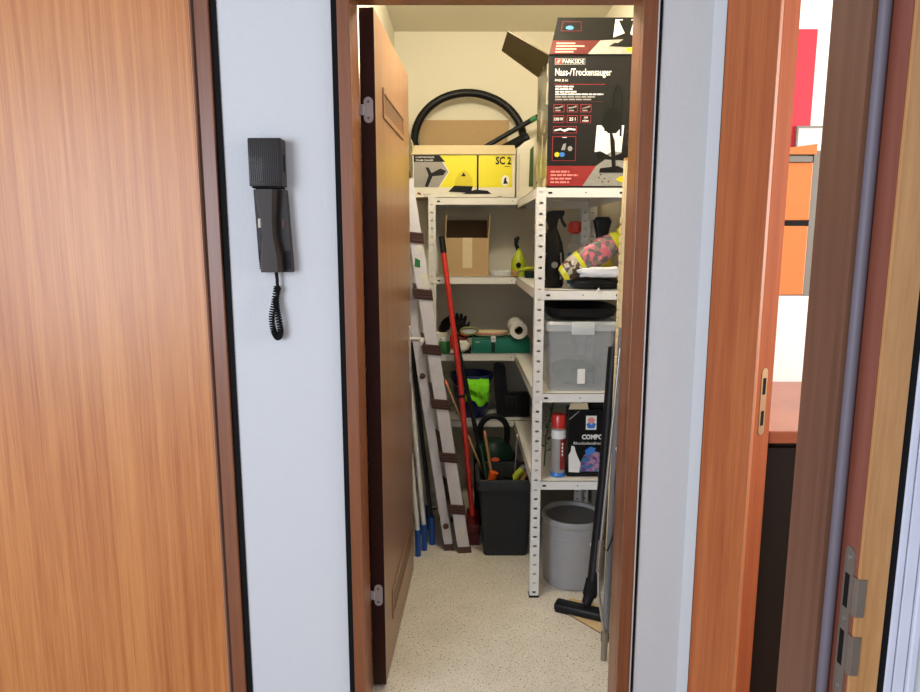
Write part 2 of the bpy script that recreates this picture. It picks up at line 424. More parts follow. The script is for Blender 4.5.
# near doorway frame at the right edge
f = frame('trim_4', 'brown door jamb with grey gasket and steel strike plate, tan casing', None)
MB().box(.400, .44, .693, .768, 0, 2.0).build('lining', 'jamb', f)
MB().tube([(.4085, .6865, 0), (.4085, .6865, 2.0)], .0060, 10).build('gasket', 'gasket', f, True)
MB().box(.415, .446, .654, .693, 0, 2.0).build('rebate', 'jamb_red', f)
MB().box(.4155, .446, .650, .6542, 0, 2.0, .0008).build('casing', 'tan', f)
MB().box(.446, .4550, .6535, .668, 0, 2.0).build('joint_strip', 'black_gap', f)
MB().box(.446, .4545, .700, .768, 0, 2.0).build('joint_strip', 'black_gap', f)
sp = [(.6665 + .0085 * math.cos(R(a)), 1.030 + .0085 * math.sin(R(a))) for a in range(0, 181, 30)] + [(.6665 + .0085 * math.cos(R(a)), .872 + .0085 * math.sin(R(a))) for a in range(180, 361, 30)]
so = MB().prism(sp, .4135, .415, 'yz').build('strike_plate', 'darksteel', f)
for z0, z1 in ((.970, 1.008), (.903, .943)):
    MB().prism([(.6635, z0), (.671, z0), (.671, z1), (.6635, z1)], .4131, .4136, 'yz').build('slot', 'hole', so)
    l = MB(); prof = [(.4137, .662), (.4134, .6505), (.4146, .6484), (.4225, .6482)]
    l.ring_mesh([[Vector((x, y, z0 - .002)) for x, y in prof] + [Vector((x + .001, y + .0012, z0 - .002)) for x, y in reversed(prof)],
                 [Vector((x, y, z1 + .002)) for x, y in prof] + [Vector((x + .001, y + .0012, z1 + .002)) for x, y in reversed(prof)]])
    l.build('strike_lip', 'darksteel', so, True)
for z in (1.027, .957, .878):
    MB().prism([(.6665 + .003 * math.cos(R(a)), z + .003 * math.sin(R(a))) for a in range(0, 360, 45)], .4128, .4136, 'yz').build('screw', 'steel', so)
struct('wall_near', MB().box(.4550, 1.4, .658, .76, 0, CEIL), 'wall', 'white wall to the right of the tan door casing')
f = frame('trim_5', 'narrow white ribs standing for the banded wall texture by the tan casing', None)
MB().box(.4555, .4635, .6525, .658, 0, 2.2, .0015).build('rib', 'lav', f)  # ribs shaped to give the plain wall its soft vertical bands
MB().box(.466, .478, .6545, .658, 0, 2.2, .001).build('rib', 'lav', f)
MB().box(.480, .488, .6520, .658, 0, 2.2, .0015).build('rib', 'lav', f)

# kitchen shell
struct('wall_kitchen_left', MB().box(.751, .761, 1.60, 2.26, 0, CEIL), 'kwhite', 'white side wall of the kitchen')
struct('wall_kitchen_back', MB().box(.756, 2.4, 2.20, 2.26, 0, CEIL), 'kwhite', 'white kitchen wall behind the orange cupboard')
struct('ceiling_kitchen', MB().box(.756, 2.4, -0.4, 2.26, CEIL, CEIL + .05), 'kwhite', 'white kitchen ceiling')
struct('floor_kitchen', MB().box(.76, 2.4, 1.66, 2.26, -.05, 0), 'hall_floor', 'brown kitchen floor')
struct('trim_6', MB().box(.82, 1.105, 2.196, 2.20, 1.30, 2.0), 'red_paint', 'flat red painted panel on the white kitchen wall')

# ================================================================== KITCHEN THINGS
t = thing('wall_cupboard', 'orange fronted wall cupboard with grey side hanging over the worktop', 'cupboard', (0.905, 1.90, 1.20))
MB().box(-.12, .069, .012, .296, 0, .39).build('body', 'cabgrey', t)
MB().box(-.12, .068, 0, .012, .004, .196, .002).build('door', 'orange', t)
dd = MB().box(-.12, .068, 0, .012, .212, .368, .002).build('door', 'orange', t)
MB().box(-.12, .062, -.006, .006, .369, .384, .001).build('handle_strip', 'cabgrey', t)
MB().box(.069, .098, .002, .296, 0, .40).build('side_panel', 'cabgrey', t)
MB().box(-.12, .068, .002, .012, .198, .210).build('gap_rail', 'blackm', t)
MB().prism([(-.12, .390), (.075, .390), (.075, .418), (-.12, .362 + .03)], .0, .28).build('sloping_top', 'orange', t)
t = thing('base_cupboard', 'dark espresso base cupboard under the red brown worktop', 'cupboard', (1.15, 1.61, 0))
MB().box(-.385, .5, .02, .57, .0, .86).build('body', 'espresso', t)
MB().box(-.385, .06, 0, .02, .10, .845, .002).build('door', 'espresso', t)
MB().box(.065, .49, 0, .02, .10, .845, .002).build('door', 'espresso', t)
single('worktop', MB().box(-.388, .5, -.012, .57, 0, .032, .003), 'desk', 'glossy red brown worktop on the dark base cupboard', 'worktop', (1.15, 1.61, .86))
t = thing('picture_frame', 'small white picture in a thin grey frame above the cupboard', 'picture', (1.115, 2.19, 1.62))
MB().box(-.05, .11, 0, .008, 0, .085).build('print', 'paper', t)
g = MB(); g.box(-.056, .116, -.004, .006, -.006, 0).box(-.056, .116, -.004, .006, .085, .091).box(-.056, -.05, -.004, .006, 0, .085).box(.11, .116, -.004, .006, 0, .085)
g.build('frame', 'cabgrey', t)

# ================================================================== WALL INTERCOM
t = thing('wall_intercom', 'dark brown wall intercom with handset and coiled cord on white wall', 'intercom', (-0.468, WY, 1.118), 0)
b1 = MB().box(-.043, .038, -.045, 0, .368, .482, .003).build('speaker_box', 'intercom', t, True)
MB().box(.0378, .0386, -.030, -.016, .405, .445).build('side_slot', 'blackm', b1)
for i in range(15): MB().box(-.038 + i * .0047, -.0358 + i * .0047, -.046, -.0445, .378, .476).build('ridge', 'intercom', b1)
for i in range(13): MB().box(-.036 + i * .0055, -.033 + i * .0055, -.044, -.004, .364, .369).build('tooth', 'blackm', b1)
MB().tube([(0, -.02, .37), (0, -.02, .355)], .006, 8).build('link', 'blackm', t)
cr = MB().ring_mesh([[Vector((x, y, z)) for x, y in ((-.037 + e, 0), (.041 + e2, 0), (.041 + e2, -.026), (-.037 + e, -.026))] for e, e2, z in ((.008, .007, .160), (.003, .006, .195), (0, .001, .30), (-.002, -.002, .362))]).build('cradle', 'intercom', t)
hs = MB().ring_mesh([[Vector((x * wdt + off, y, z)) for x, y in ((-1, -.024), (-1, -.046), (-.7, -.056), (.7, -.056), (1, -.046), (1, -.024))] for wdt, off, z in
     ((.026, .002, .161), (.025, .002, .20), (.017, 0, .245), (.0175, -.001, .290), (.024, -.004, .33), (.027, -.004, .361))]).build('handset', 'intercom_l', t, True)
for i in range(9):
    for x0, x1 in ((-.036, -.024), (.028, .045)):
        MB().box(x0 + .004, x1 + .001, -.030, -.025, .168 + i * .0052, .1705 + i * .0052).build('grip_rib', 'blackm', cr)
MB().box(-.031, -.025, -.0275, -.0255, .270, .292).build('button', 'darksteel', cr)
MB().box(.028, .034, -.0275, -.0255, .270, .290).build('button', 'redd', cr)
co = MB(); N = 420; pts = []
path = [Vector((.006, -.016, .125)), Vector((-.002, -.016, .085)), Vector((-.010, -.018, .045)), Vector((-.006, -.018, .008)), Vector((.004, -.018, -.006)), Vector((.011, -.018, .012)), Vector((.006, -.020, .055)), Vector((.002, -.016, .09)), Vector((.009, -.016, .122))]
def spline(P, u):
    u = u * (len(P) - 1); i = min(int(u), len(P) - 2); f_ = u - i
    p0, p1, p2, p3 = P[max(i - 1, 0)], P[i], P[i + 1], P[min(i + 2, len(P) - 1)]
    return .5 * (2 * p1 + (p2 - p0) * f_ + (2 * p0 - 5 * p1 + 4 * p2 - p3) * f_ * f_ + (3 * p1 - p0 - 3 * p2 + p3) * f_ ** 3)
for i in range(N):
    u = i / (N - 1); p = spline(path, u); q = (spline(path, min(1, u + .01)) - spline(path, max(0, u - .01))).normalized()
    a = Vector((0, 1, 0)); bb = q.cross(a).normalized(); ang = i * 2 * math.pi / 8
    pts.append(p + (a * math.cos(ang) + bb * math.sin(ang)) * .0065)
co.tube(pts, .0021, 5); co.build('coiled_cord', 'blackm', t, True)
MB().tube([(.004, -.016, .162), (.006, -.016, .142), (.006, -.016, .124)], .003, 8).tube([(.008, -.016, .162), (.009, -.016, .142), (.009, -.016, .120)], .0025, 8).build('cord_lead', 'blackm', t)

# ================================================================== SHELVING UNITS
SH = (0.467, 0.803, 1.180, 1.555)     # upper faces of the shelves
def perforated(x0, x1, y, z1, pitch=.0375):
    """front flange of a post looking to -y with real slots"""
    g = MB(); cx = (x0 + x1) / 2; hw = .0065; t_ = .002
    g.box(x0, cx - hw, y, y + t_, 0, z1).box(cx + hw, x1, y, y + t_, 0, z1)
    n = int(z1 / pitch); z = 0
    for i in range(n):
        zs = .018 + i * pitch
        g.box(cx - hw, cx + hw, y, y + t_, z, zs); z = zs + .0075
    g.box(cx - hw, cx + hw, y, y + t_, z, z1)
    return g
def flange_x(g, x, y0, y1, z1, pitch=.0375):
    cy = (y0 + y1) / 2; hw = .0065; t_ = .002
    g.box(x, x + t_, y0, cy - hw, 0, z1).box(x, x + t_, cy + hw, y1, 0, z1)
    n = int(z1 / pitch); z = 0
    for i in range(n):
        zs = .018 + i * pitch
        g.box(x, x + t_, cy - hw, cy + hw, z, zs); z = zs + .0075
    g.box(x, x + t_, cy - hw, cy + hw, z, z1)
def shelving(label, loc, L, D, top, SH=SH, skip=None):
    """L along x, D along y; origin at the front left corner"""
    t = thing('shelving_unit', label, 'shelves', loc, 0, 'white metal shelving units')
    PW = .034
    for ix in (0, 1):
        for iy in (0, 1):
            if (ix, iy) == skip: continue
            x0 = 0 if ix == 0 else L - PW; y = 0 if iy == 0 else D - .002
            g = perforated(x0, x0 + PW, y, top)
            fx = 0 if ix == 0 else L - .002
            y0 = .002 if iy == 0 else D - PW; flange_x(g, fx, y0, y0 + PW - .002, top)
            p = g.build('post', 'shelfw', t)
            MB().box(x0 - .002, x0 + PW + .002, (-.002 if iy == 0 else D - PW), (PW if iy == 0 else D + .002), 0, .008).build('foot', 'blackm', p)
    for z in SH:
        g = MB(); e = .003; hl = .034
        g.box(e, L - e, e, D - e, z - .002, z)
        g.box(e, L - e, e, e + .002, z - hl, z).box(e, L - e, D - e - .002, D - e, z - hl, z)
        g.box(e, e + .002, e, D - e, z - hl, z).box(L - e - .002, L - e, e, D - e, z - hl, z)
        s = g.build('shelf', 'shelfw', t)
        for x in (PW + .014, L - PW - .014):
            MB().box(x - .007, x + .007, e - .0006, e, z - .022, z - .015).build('slot', 'blackm', s)
        if skip:
            MB().box(.001, .04, D - .06, D - .004, z - .036, z - .03).build('corner_bracket', 'darksteel', s)
            MB().tube([(-.003, D - .03, z - .02), (.004, D - .03, z - .02)], .006, 8).build('bolt', 'darksteel', s)
        MB().box(L / 2 - .002, L / 2 + .002, e - .0006, e, z - .020, z - .016).build('slot', 'blackm', s)
    return t
shelving('white perforated metal shelving unit along the back wall, left of the corner', (-0.150, 3.240, 0), 0.80, 0.30, 1.555)
shelving('white perforated metal shelving unit along the right wall, carrying the tall vacuum carton', (0.267, 2.390, 0), 0.345, 0.845, 1.538, (0.467, 0.803, 1.180, 1.538), (0, 1))

# ================================================================== TOP SHELVES
Z4 = SH[3] + .0005
t = thing('steam_cleaner_carton', 'open yellow and white steam cleaner carton on the top shelf', 'carton', (-.222, 3.245, Z4))
W_, D_, H_ = .482, .27, .198
MB().box(0, W_, 0, .004, 0, H_).build('front_panel', 'cardwhite', t)
MB().box(0, W_, D_ - .004, D_, 0, H_).build('back_panel', 'card', t)
MB().box(0, .004, .004, D_ - .004, 0, H_).build('side_panel', 'cardwhite', t)
MB().box(W_ - .004, W_, .004, D_ - .004, 0, H_).build('side_panel', 'cardwhite', t)
MB().box(.004, W_ - .004, .004, D_ - .004, 0, .004).build('bottom_panel', 'card', t)
MB().slab([(-.006, -.006, H_ - .003), (W_ + .002, -.006, H_ - .003), (W_ - .004, .012, H_ + .040), (.008, .012, H_ + .040)], .003).build('flap', 'cardpale', t)
MB().slab([(.02, D_ - .002, H_), (W_ - .03, D_ - .002, H_), (W_ - .01, D_ + .012, H_ + .200), (.02, D_ + .012, H_ + .200)], .003).build('flap', 'card', t)
MB().slab([(0, .02, H_), (0, D_ - .01, H_), (-.012, D_ - .03, H_ + .075), (-.012, .05, H_ + .075)], .003).build('flap', 'cardpale', t)
k = W_ / 104.0; kz = H_ / 39.0
def sx(u): return (u - 412) * k
def sz(v): return (192 - v) * kz
poly_print('yellow_field', [(sx(439), sz(183)), (sx(513), sz(183)), (sx(513), sz(154)), (sx(440), sz(154)), (sx(449), sz(169))], 0, 'inkyel', t)
poly_print('bright_field', [(sx(444), sz(183)), (sx(482), sz(183)), (sx(485), sz(154)), (sx(462), sz(154))], -.0004, 'inkyel', t)
poly_print('photo_panel', [(sx(413), sz(183)), (sx(438), sz(183)), (sx(448), sz(169)), (sx(442), sz(160)), (sx(413), sz(160))], 0, 'inkmid', t)
poly_print('title_strip', [(sx(413), sz(160)), (sx(445), sz(160)), (sx(439), sz(154)), (sx(413), sz(154))], -.0004, 'inkd', t)
lettering('title_text', 'DAMPFREINIGER', sx(415), sx(434), sz(156.6), sz(155), -.0008, 'inkwhite', t, .01)
lettering('title_text', 'STEAM CLEANER', sx(415), sx(433), sz(159.3), sz(157.8), -.0008, 'inkwhite', t, .01)
lettering('model_text', 'SC 2', sx(496), sx(512), sz(162.5), sz(155.3), -.0006, 'inkd', t, .035)
poly_print('text_line', rect(sx(505), sx(511), sz(164.5), sz(163.9)), -.0004, 'inkd', t)
poly_print('cleaner_picture', [(sx(454), sz(182)), (sx(473), sz(182)), (sx(472.5), sz(176)), (sx(469), sz(170)), (sx(464), sz(167.5)), (sx(459), sz(170)), (sx(455), sz(176))], -.0008, 'inkyel2', t)
poly_print('cleaner_badge', [(sx(461), sz(173)), (sx(466), sz(173)), (sx(463.5), sz(169.5))], -.0012, 'inkd', t)
poly_print('cleaner_shadow', [(sx(448), sz(187)), (sx(471), sz(188)), (sx(473), sz(182)), (sx(454), sz(181.5))], -.0012, 'inkd', t)
poly_print('pole_picture', rect(sx(477), sx(478.8), sz(187), sz(154)), -.0012, 'inkd', t)
poly_print('nozzle_picture', [(sx(462), sz(189)), (sx(492), sz(189)), (sx(488), sz(186)), (sx(476), sz(185)), (sx(470), sz(186.5))], -.0014, 'inkd', t)
poly_print('round_badge', disc(sx(506), sz(177), 4.2 * k, 5 * kz), -.0004, 'inkwhite', t)
poly_print('badge_icon', [(sx(504), sz(180)), (sx(509), sz(179.5)), (sx(507), sz(177)), (sx(507), sz(173.5)), (sx(505), sz(175))], -.0008, 'inkd', t)
poly_print('steam_gun_picture', [(sx(424), sz(182)), (sx(428), sz(172)), (sx(425), sz(165)), (sx(428), sz(165)), (sx(431), sz(170)), (sx(440), sz(166)), (sx(446), sz(168)), (sx(443), sz(172)), (sx(432), sz(173)), (sx(427), sz(183))], -.0004, 'ink', t)
poly_print('maker_mark', [(sx(416), sz(189)), (sx(420), sz(190)), (sx(420), sz(188.4)), (sx(417), sz(187.2))], -.0002, 'inkred', t)
poly_print('text_line', rect(sx(422), sx(430), sz(189.6), sz(189)), -.0002, 'inkmid', t)
for x in (.05, .40): poly_print('tape_mark', rect(x, x + .02, .002, .006), -.0002, 'inkmid', t)
# hose, cleaner, tubes in the carton
g = MB(); cx, cz = .045, 1.845; N = 44; P = []
for i in range(N + 1):
    a = R(205) - R(272) * i / N
    P.append((cx + .272 * math.cos(a), 3.465 + .015 * math.sin(a * 2), cz + .228 * math.sin(a)))
P = [(-.10, 3.465, 1.60), (-.16, 3.465, 1.67)] + P + [(.10, 3.465, 1.62), (.05, 3.465, 1.60)]
g.tube(P, .0195, 12)
t = thing('suction_hose', 'thick black hose looped above the yellow carton', 'hose', (0, 0, 0))
ho = g.build('hose', 'rubber', t, True)
t.location = (0, 0, 0)
t = thing('steam_cleaner', 'yellow steam cleaner peeping out of the open carton', 'cleaner', (.06, 3.325, Z4 + .005))
MB().lathe([(.052, 0), (.062, .03), (.064, .12), (.054, .185), (.035, .222), (.012, .232)], 20).build('body', 'yellow', t, True)
MB().lathe([(.02, .228), (.02, .238), (.008, .244)], 12).build('cap', 'black', t, True)
t = thing('extension_tube', 'black steam tube sticking diagonally out of the carton', 'tube', (.10, 3.405, 1.70))
MB().tube([(-.13, .0, .02), (.02, .0, .105), (.30, 0, .262)], .012, 10).build('pipe', 'black', t, True)
MB().tube([(.243, 0, .230), (.27, 0, .245)], .0140, 10).build('green_ring', 'green', t, True)
t = thing('spray_lance', 'fatter black lance lying below the steam tube in the carton', 'tube', (.12, 3.435, 1.675))
MB().tube([(-.12, 0, 0), (.08, 0, .12), (.20, 0, .175)], [.014, .019, .026], 10).build('lance', 'blackm', t, True)
MB().tube([(.19, 0, .17), (.22, 0, .185)], .018, 10).build('collar', 'black', t, True)

t = thing('white_carton', 'pale white carton with slanting open top beside the yellow carton', 'carton', (.268, 3.26, Z4))
MB().prism([(0, 0), (.080, 0), (.080, .275), (.035, .255), (0, .225)], 0, .15).build('body', 'cardwhite', t)
poly_print('side_print', [(.058, .05), (.079, .05), (.079, .24), (.062, .22)], 0, 'foliage', t)
poly_print('seam', rect(.010, .012, .03, .20), 0, 'inkmid', t)
# tall vacuum carton
t = thing('vacuum_carton', 'tall black printed wet and dry vacuum carton with open flaps', 'carton', (.302, 2.400, 1.5385))
W_, D_, H_ = .36, .33, .437
MB().box(0, W_, 0, .004, 0, H_).build('front_panel', 'ink', t)
MB().box(0, W_, D_ - .004, D_, 0, H_).build('back_panel', 'ink', t)
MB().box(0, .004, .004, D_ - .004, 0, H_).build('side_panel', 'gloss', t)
MB().box(W_ - .004, W_, .004, D_ - .004, 0, H_).build('side_panel', 'ink', t)
MB().box(.004, W_ - .004, .004, D_ - .004, 0, .004).build('bottom_panel', 'card', t)
fl = MB().slab([(0, 0, H_), (W_, 0, H_), (W_ - .03, .045, H_ + .132), (.033, .045, H_ + .132)], .004).build('flap', 'inkd', t)
MB().slab([(0, .002, H_), (0, D_ - .01, H_), (-.148, D_ - .10, H_ + .075), (-.140, .03, H_ + .085)], .004).build('flap', 'flapdark', t)
MB().slab([(W_, D_ - .01, H_), (W_, .002, H_), (W_ + .003, .03, H_ + .12), (W_ + .003, D_ - .03, H_ + .12)], .004).build('flap', 'carddark', t)
kx = 1 / 291.7; kv = H_ / 132.0
def px(u): return (u - 547) * kx
def pz(v): return (187 - v) * kv
def pr(nm, poly, y, mat): return poly_print(nm, [(px(a), pz(b)) for a, b in poly], y, mat, t)
pr('red_field', [(547, 186.5), (583, 186.5), (597, 165), (547, 165)], 0, 'inkred')
pr('floor_picture', [(583, 186.5), (651, 186.5), (651, 130), (634, 130), (631, 150), (612, 150), (604, 160), (597, 165)], 0, 'inkgrey')
pr('dark_strip', [(546.5, 187), (652, 187), (652, 185.6), (546.5, 185.6)], -.0004, 'inkd')
for i, (a, b) in enumerate(((551, 570), (551, 579), (551, 572), (551, 570))):
    x = a
    while x < b:
        wd = random.uniform(3, 8); pr('text_line', [(x, 171.8 + i * 3.6), (min(x + wd, b), 171.8 + i * 3.6), (min(x + wd, b), 170 + i * 3.6), (x, 170 + i * 3.6)], -.0004, 'inkpink'); x += wd + 1
pr('logo_plate', [(553, 64), (583, 64), (583, 58), (553, 58)], 0, 'inkmid')
pr('logo_field', [(559.6, 63.5), (582.5, 63.5), (582.5, 58.5), (559.6, 58.5)], -.0004, 'inkd')
pr('logo_square', [(553.4, 63.6), (559.4, 63.6), (559.4, 58.4), (553.4, 58.4)], -.0004, 'inkred')
pr('logo_chevron', [(554.4, 62.8), (557, 62.8), (558.8, 59.2), (556.2, 59.2)], -.0008, 'inkpink')
lettering('maker_text', 'PARKSIDE', px(560.6), px(581.8), pz(63.0), pz(59.0), -.0008, 'inkwhite', t, .004)
lettering('product_text', 'Nass-/Trockensauger', px(553.5), px(609.5), pz(77), pz(67.8), -.0002, 'inkwhite', t, .010)
lettering('model_text', 'PWD 25 A1', px(553.5), px(566), pz(80.6), pz(78.2), -.0002, 'inkwhite', t, .005)
pr('red_rule', [(553, 83.6), (603, 83.6), (603, 83.1), (553, 83.1)], -.0002, 'inkred')
for i, b in enumerate((572, 571, 575, 602, 594, 590)):
    x = 554
    while x < b:
        wd = random.uniform(3, 9); pr('text_line', [(x, 86.2 + i * 2.55), (min(x + wd, b), 86.2 + i * 2.55), (min(x + wd, b), 84.9 + i * 2.55), (x, 84.9 + i * 2.55)], -.0002, 'inkwhite' if i < 4 else 'inkmid'); x += wd + .9
pr('red_rule', [(553, 100.6), (602, 100.6), (602, 100.2), (553, 100.2)], -.0002, 'inkdarkred')
def boxline(a, b, c, d, inner):
    pr('icon_border', [(a, d), (b, d), (b, c), (a, c)], -.0002, 'inkred')
    pr('icon_field', [(a + .7, d - .7), (b - .7, d - .7), (b - .7, c + .7), (a + .7, c + .7)], -.0006, 'inkd')
    for it in inner: pr('icon_mark', it[0], -.0010, it[1])
for i, a in enumerate((552.5, 566, 579.5)):
    boxline(a, a + 11, 103, 111, [([(a + 1.5, 106 + (i == 2)), (a + 5, 106), (a + 9.5, 104.3), (a + 9.5, 105.8), (a + 5, 107), (a + 1.5, 107.4)], 'inkmid'), ([(a + 2, 109.8), (a + 7, 109.8), (a + 7, 108.6), (a + 2, 108.6)], 'inkmid')])
    boxline(a, a + 11, 114, 121.5, [])
lettering('icon_text', '1300 W', px(553.4), px(562.4), pz(119.4), pz(116.2), -.0010, 'inkwhite', t, .02)
lettering('icon_text', '25 l', px(568.4), px(574.8), pz(119.4), pz(116.2), -.0010, 'inkwhite', t, .02)
lettering('icon_text', '190', px(583.4), px(587.0), pz(117.4), pz(115.4), -.0010, 'inkwhite', t, .02)
lettering('icon_text', 'mbar', px(581.8), px(588.2), pz(120.4), pz(118.2), -.0010, 'inkwhite', t, .02)
boxline(552.5, 576.5, 125, 132, [([(554, 128.5), (560, 127), (563, 128.5), (568, 126.8), (575, 127.6), (575, 129.2), (569, 128.6), (564, 130.6), (560, 128.8), (554, 130)], 'inkwhite')])
boxline(552, 576, 135, 160, [(disc(557, 153.5, 2.6, 2.6, 10), 'inkyel2'), (disc(562, 153.5, 3, 2.4, 10), 'inkblue'), (disc(570, 147.5, 2.4, 2.6, 12), 'inkmid'), ([(562, 136.6), (566.5, 136.6), (566.5, 135.8), (562, 135.8)], 'inkwhite'), ([(561, 149), (565, 149), (566, 142), (563, 143)], 'inkgrey')])
# the vacuum picture
pr('tank_picture', [(595, 151), (601, 150), (607, 154), (613, 150), (622, 151), (624, 124), (618, 124), (618, 130), (604, 130), (604, 124), (596.5, 124)], -.0002, 'inkwhite')
pr('motor_picture', [(601, 124), (603, 112), (609, 107), (616, 107), (621, 113), (621, 126), (616, 132), (608, 132)], -.0006, 'inkd')
pr('hose_picture', [(611, 110), (611.6, 92), (614, 84), (618, 84), (621, 92), (621.6, 135), (619.6, 135), (619.4, 93), (617, 87), (615, 87), (613, 93), (613, 110)], -.0008, 'inkd')
pr('wand_picture', [(613, 168), (617, 168), (615, 140), (611.4, 130), (609.6, 131)], -.0008, 'inkd')
pr('castor_picture', [(597, 158), (631, 160), (631, 148), (626, 142), (622, 152), (612, 156), (603, 151), (597, 153)], -.0006, 'inkd')
pr('nozzle_picture', [(600, 172), (625, 172), (625, 168), (619, 165), (601, 167.5)], -.0010, 'inkd')
pr('yellow_burst', [(617, 179), (622, 175.5), (630, 175), (630, 182), (623, 182)], -.0006, 'inkyel2')
pr('red_badge', disc(634, 64, 4, 4), -.0004, 'inkpink')
for a, b in ((602, 174), (606, 178), (610, 181), (604, 181.5), (600, 177), (627, 130), (629, 136), (628, 143)): pr('spot', disc(a, b, 1.0, .8, 8), -.0006, 'inkdarkred')
# prints on the raised front flap (its plane leans back)
def fp(nm, poly, e, mat):
    """poly in pixels of the flap face; follows the leaning flap"""
    ring = []
    for a, b in poly:
        h = (55 - b) / 37.0; ring.append(Vector((px(a), .045 * h - e - .0045, H_ + .132 * h + .0012)))
    return MB().ring_mesh([ring, [p + Vector((0, .0003, 0)) for p in ring]]).build(nm, mat, t)
fp('red_field', [(547.5, 54.5), (585, 54.5), (598, 41), (551, 41)], .001, 'inkdarkred')
fp('floor_picture', [(585, 54.5), (650, 54.5), (650, 40), (620, 40), (598, 41)], .001, 'inkgrey')
fp('tank_picture', [(611, 38), (614, 20), (621, 20), (624, 30), (630, 20), (640, 20), (640, 38), (622, 34)], .0012, 'inkwhite')
fp('motor_picture', [(617, 21), (632, 21), (628, 34), (632, 44), (612, 46), (624, 38)], .0016, 'inkd')
fp('nozzle_picture', [(606, 47), (636, 48), (636, 44), (612, 43.5)], .0018, 'inkd')
fp('yellow_burst', [(622, 49.5), (630, 47.5), (640, 48), (640, 52), (626, 53)], .0018, 'inkyel2')
fp('icon_border', [(559, 32), (580, 32), (580, 22), (561, 22)], .001, 'inkdarkred')
fp('icon_field', [(560, 31.2), (579.2, 31.2), (579.2, 22.8), (561.8, 22.8)], .0014, 'inkd')
fp('icon_mark', disc(568, 28.5, 4, 2, 10), .0018, 'inkblue')
for i, b in enumerate((573, 582, 574, 571)):
    fp('text_line', [(554.5 - i * .5, 44.6 + i * 2.8), (b, 44.6 + i * 2.8), (b, 43.2 + i * 2.8), (554.5 - i * .5, 43.2 + i * 2.8)], .0014, 'inkpink')

# ================================================================== BACK UNIT, SECOND SHELF
Z3 = SH[2] + .0005
t = thing('cardboard_box', 'open brown cardboard box with raised side flaps on second shelf', 'box', (-.072, 3.285, Z3))
W_, D_, H_ = .212, .22, .185
MB().box(0, W_, 0, .004, 0, H_).build('front_panel', 'card', t)
MB().box(0, W_, D_ - .004, D_, 0, H_).build('back_panel', 'card', t)
MB().box(0, .004, .004, D_ - .004, 0, H_).build('side_panel', 'card', t)
MB().box(W_ - .004, W_, .004, D_ - .004, 0, H_).build('side_panel', 'card', t)
MB().box(.004, W_ - .004, .004, D_ - .004, 0, .004).build('bottom_panel', 'card', t)
MB().box(.004, W_ - .004, .010, .014, H_ - .09, H_ + .0).build('inner_flap', 'carddark', t)
MB().slab([(0, .0, H_), (0, D_ - .01, H_), (.004, D_ - .02, H_ + .11), (.004, .01, H_ + .11)], .004).build('flap', 'card', t)
MB().slab([(W_, D_ - .01, H_), (W_, .0, H_), (W_ + .008, .01, H_ + .11), (W_ + .008, D_ - .02, H_ + .11)], .004).build('flap', 'card', t)
MB().slab([(0, D_ - .004, H_), (W_, D_ - .004, H_), (W_, D_ + .012, H_ + .09), (0, D_ + .012, H_ + .09)], .004).build('flap', 'carddark', t)
poly_print('tape', rect(W_ * .4, W_ * .62, .04, H_), 0, 'cardpale', t)
t = thing('trigger_bottle', 'squat yellow green trigger bottle with black nozzle on second shelf', 'bottle', (.287, 3.300, Z3))
MB().lathe([(.034, 0), (.038, .02), (.036, .07), (.022, .105), (.012, .12), (.012, .135)], 18).build('body', 'lime', t, True)
MB().tube([(-.004, 0, .13), (-.014, -.002, .155), (-.012, 0, .18), (.0, 0, .188)], [.010, .009, .012, .009], 10).build('trigger_head', 'black', t, True)
MB().lathe([(.013, .0), (.013, .0012)], 12, Matrix.Translation((-.004, -.039, .055)) @ Matrix.Rotation(R(90), 4, 'X')).build('bottle_mark', 'inkd', t)
t = thing('clear_tray', 'shallow clear plastic tray on second shelf beside the cardboard box', 'tray', (.205, 3.33, Z3))
MB().lathe([(.055, 0), (.06, .004), (.066, .028), (.062, .028), (.056, .006)], 20, None, True, 1, .8).build('dish', 'clearrim', t, True)
t = thing('hand_fork', 'green handled hand fork lying at the shelf corner', 'garden tool', (.335, 3.16, Z3))
MB().tube([(-.045, .03, .035), (.0, 0, .045), (.05, -.05, .055)], .009, 8).build('handle', 'lime', t, True)
MB().box(-.03, .04, -.03, .04, 0, .03, .004).build('rest_block', 'darkgreen', t)
for i in range(3): MB().tube([(-.045, .03 + i * .012, .033), (-.07, .04 + i * .014, .008)], .0025, 6).build('tine', 'steel', t)
single('cork_block', MB().box(-.014, .014, -.02, .02, 0, .03, .004), 'stick', 'small tan block beside the trigger bottle', 'block', (.262, 3.262, Z3))

# ================================================================== BACK UNIT, THIRD SHELF
Z2 = SH[1] + .0005
def glove(name, label, loc, rz, lean):
    t = thing(name, label, 'glove', loc, rz, None)
    t.rotation_euler = (R(lean), 0, R(rz)); t.scale = (.72, .8, .6)
    MB().crumple((0, 0, .052), (.044, .026, .055), .18, 3.0 + rz, 14, 10).build('palm', 'glove', t, True)
    for i, (x, h) in enumerate(((-.033, .062), (-.011, .078), (.012, .074), (.034, .056))):
        MB().tube([(x * .9, 0, .085), (x * 1.15, -.004, .085 + h * .5), (x * 1.35, -.016, .085 + h * .85), (x * 1.4, -.024, .085 + h)], [.013, .012, .011, .007], 9).build('finger', 'glove', t, True)
    MB().tube([(.036, 0, .04), (.062, -.008, .06), (.072, -.016, .085)], [.014, .012, .008], 9).build('thumb', 'glove', t, True)
    MB().lathe([(.036, -.005), (.04, .006), (.036, .02)], 14, None, True, 1, .6).build('cuff', 'redd', t, True)
single('tissue_box', MB().box(-.03, .03, -.03, .03, 0, .10, .003), 'cardwhite', 'small white box under the black work gloves', 'box', (-.093, 3.30, Z2))
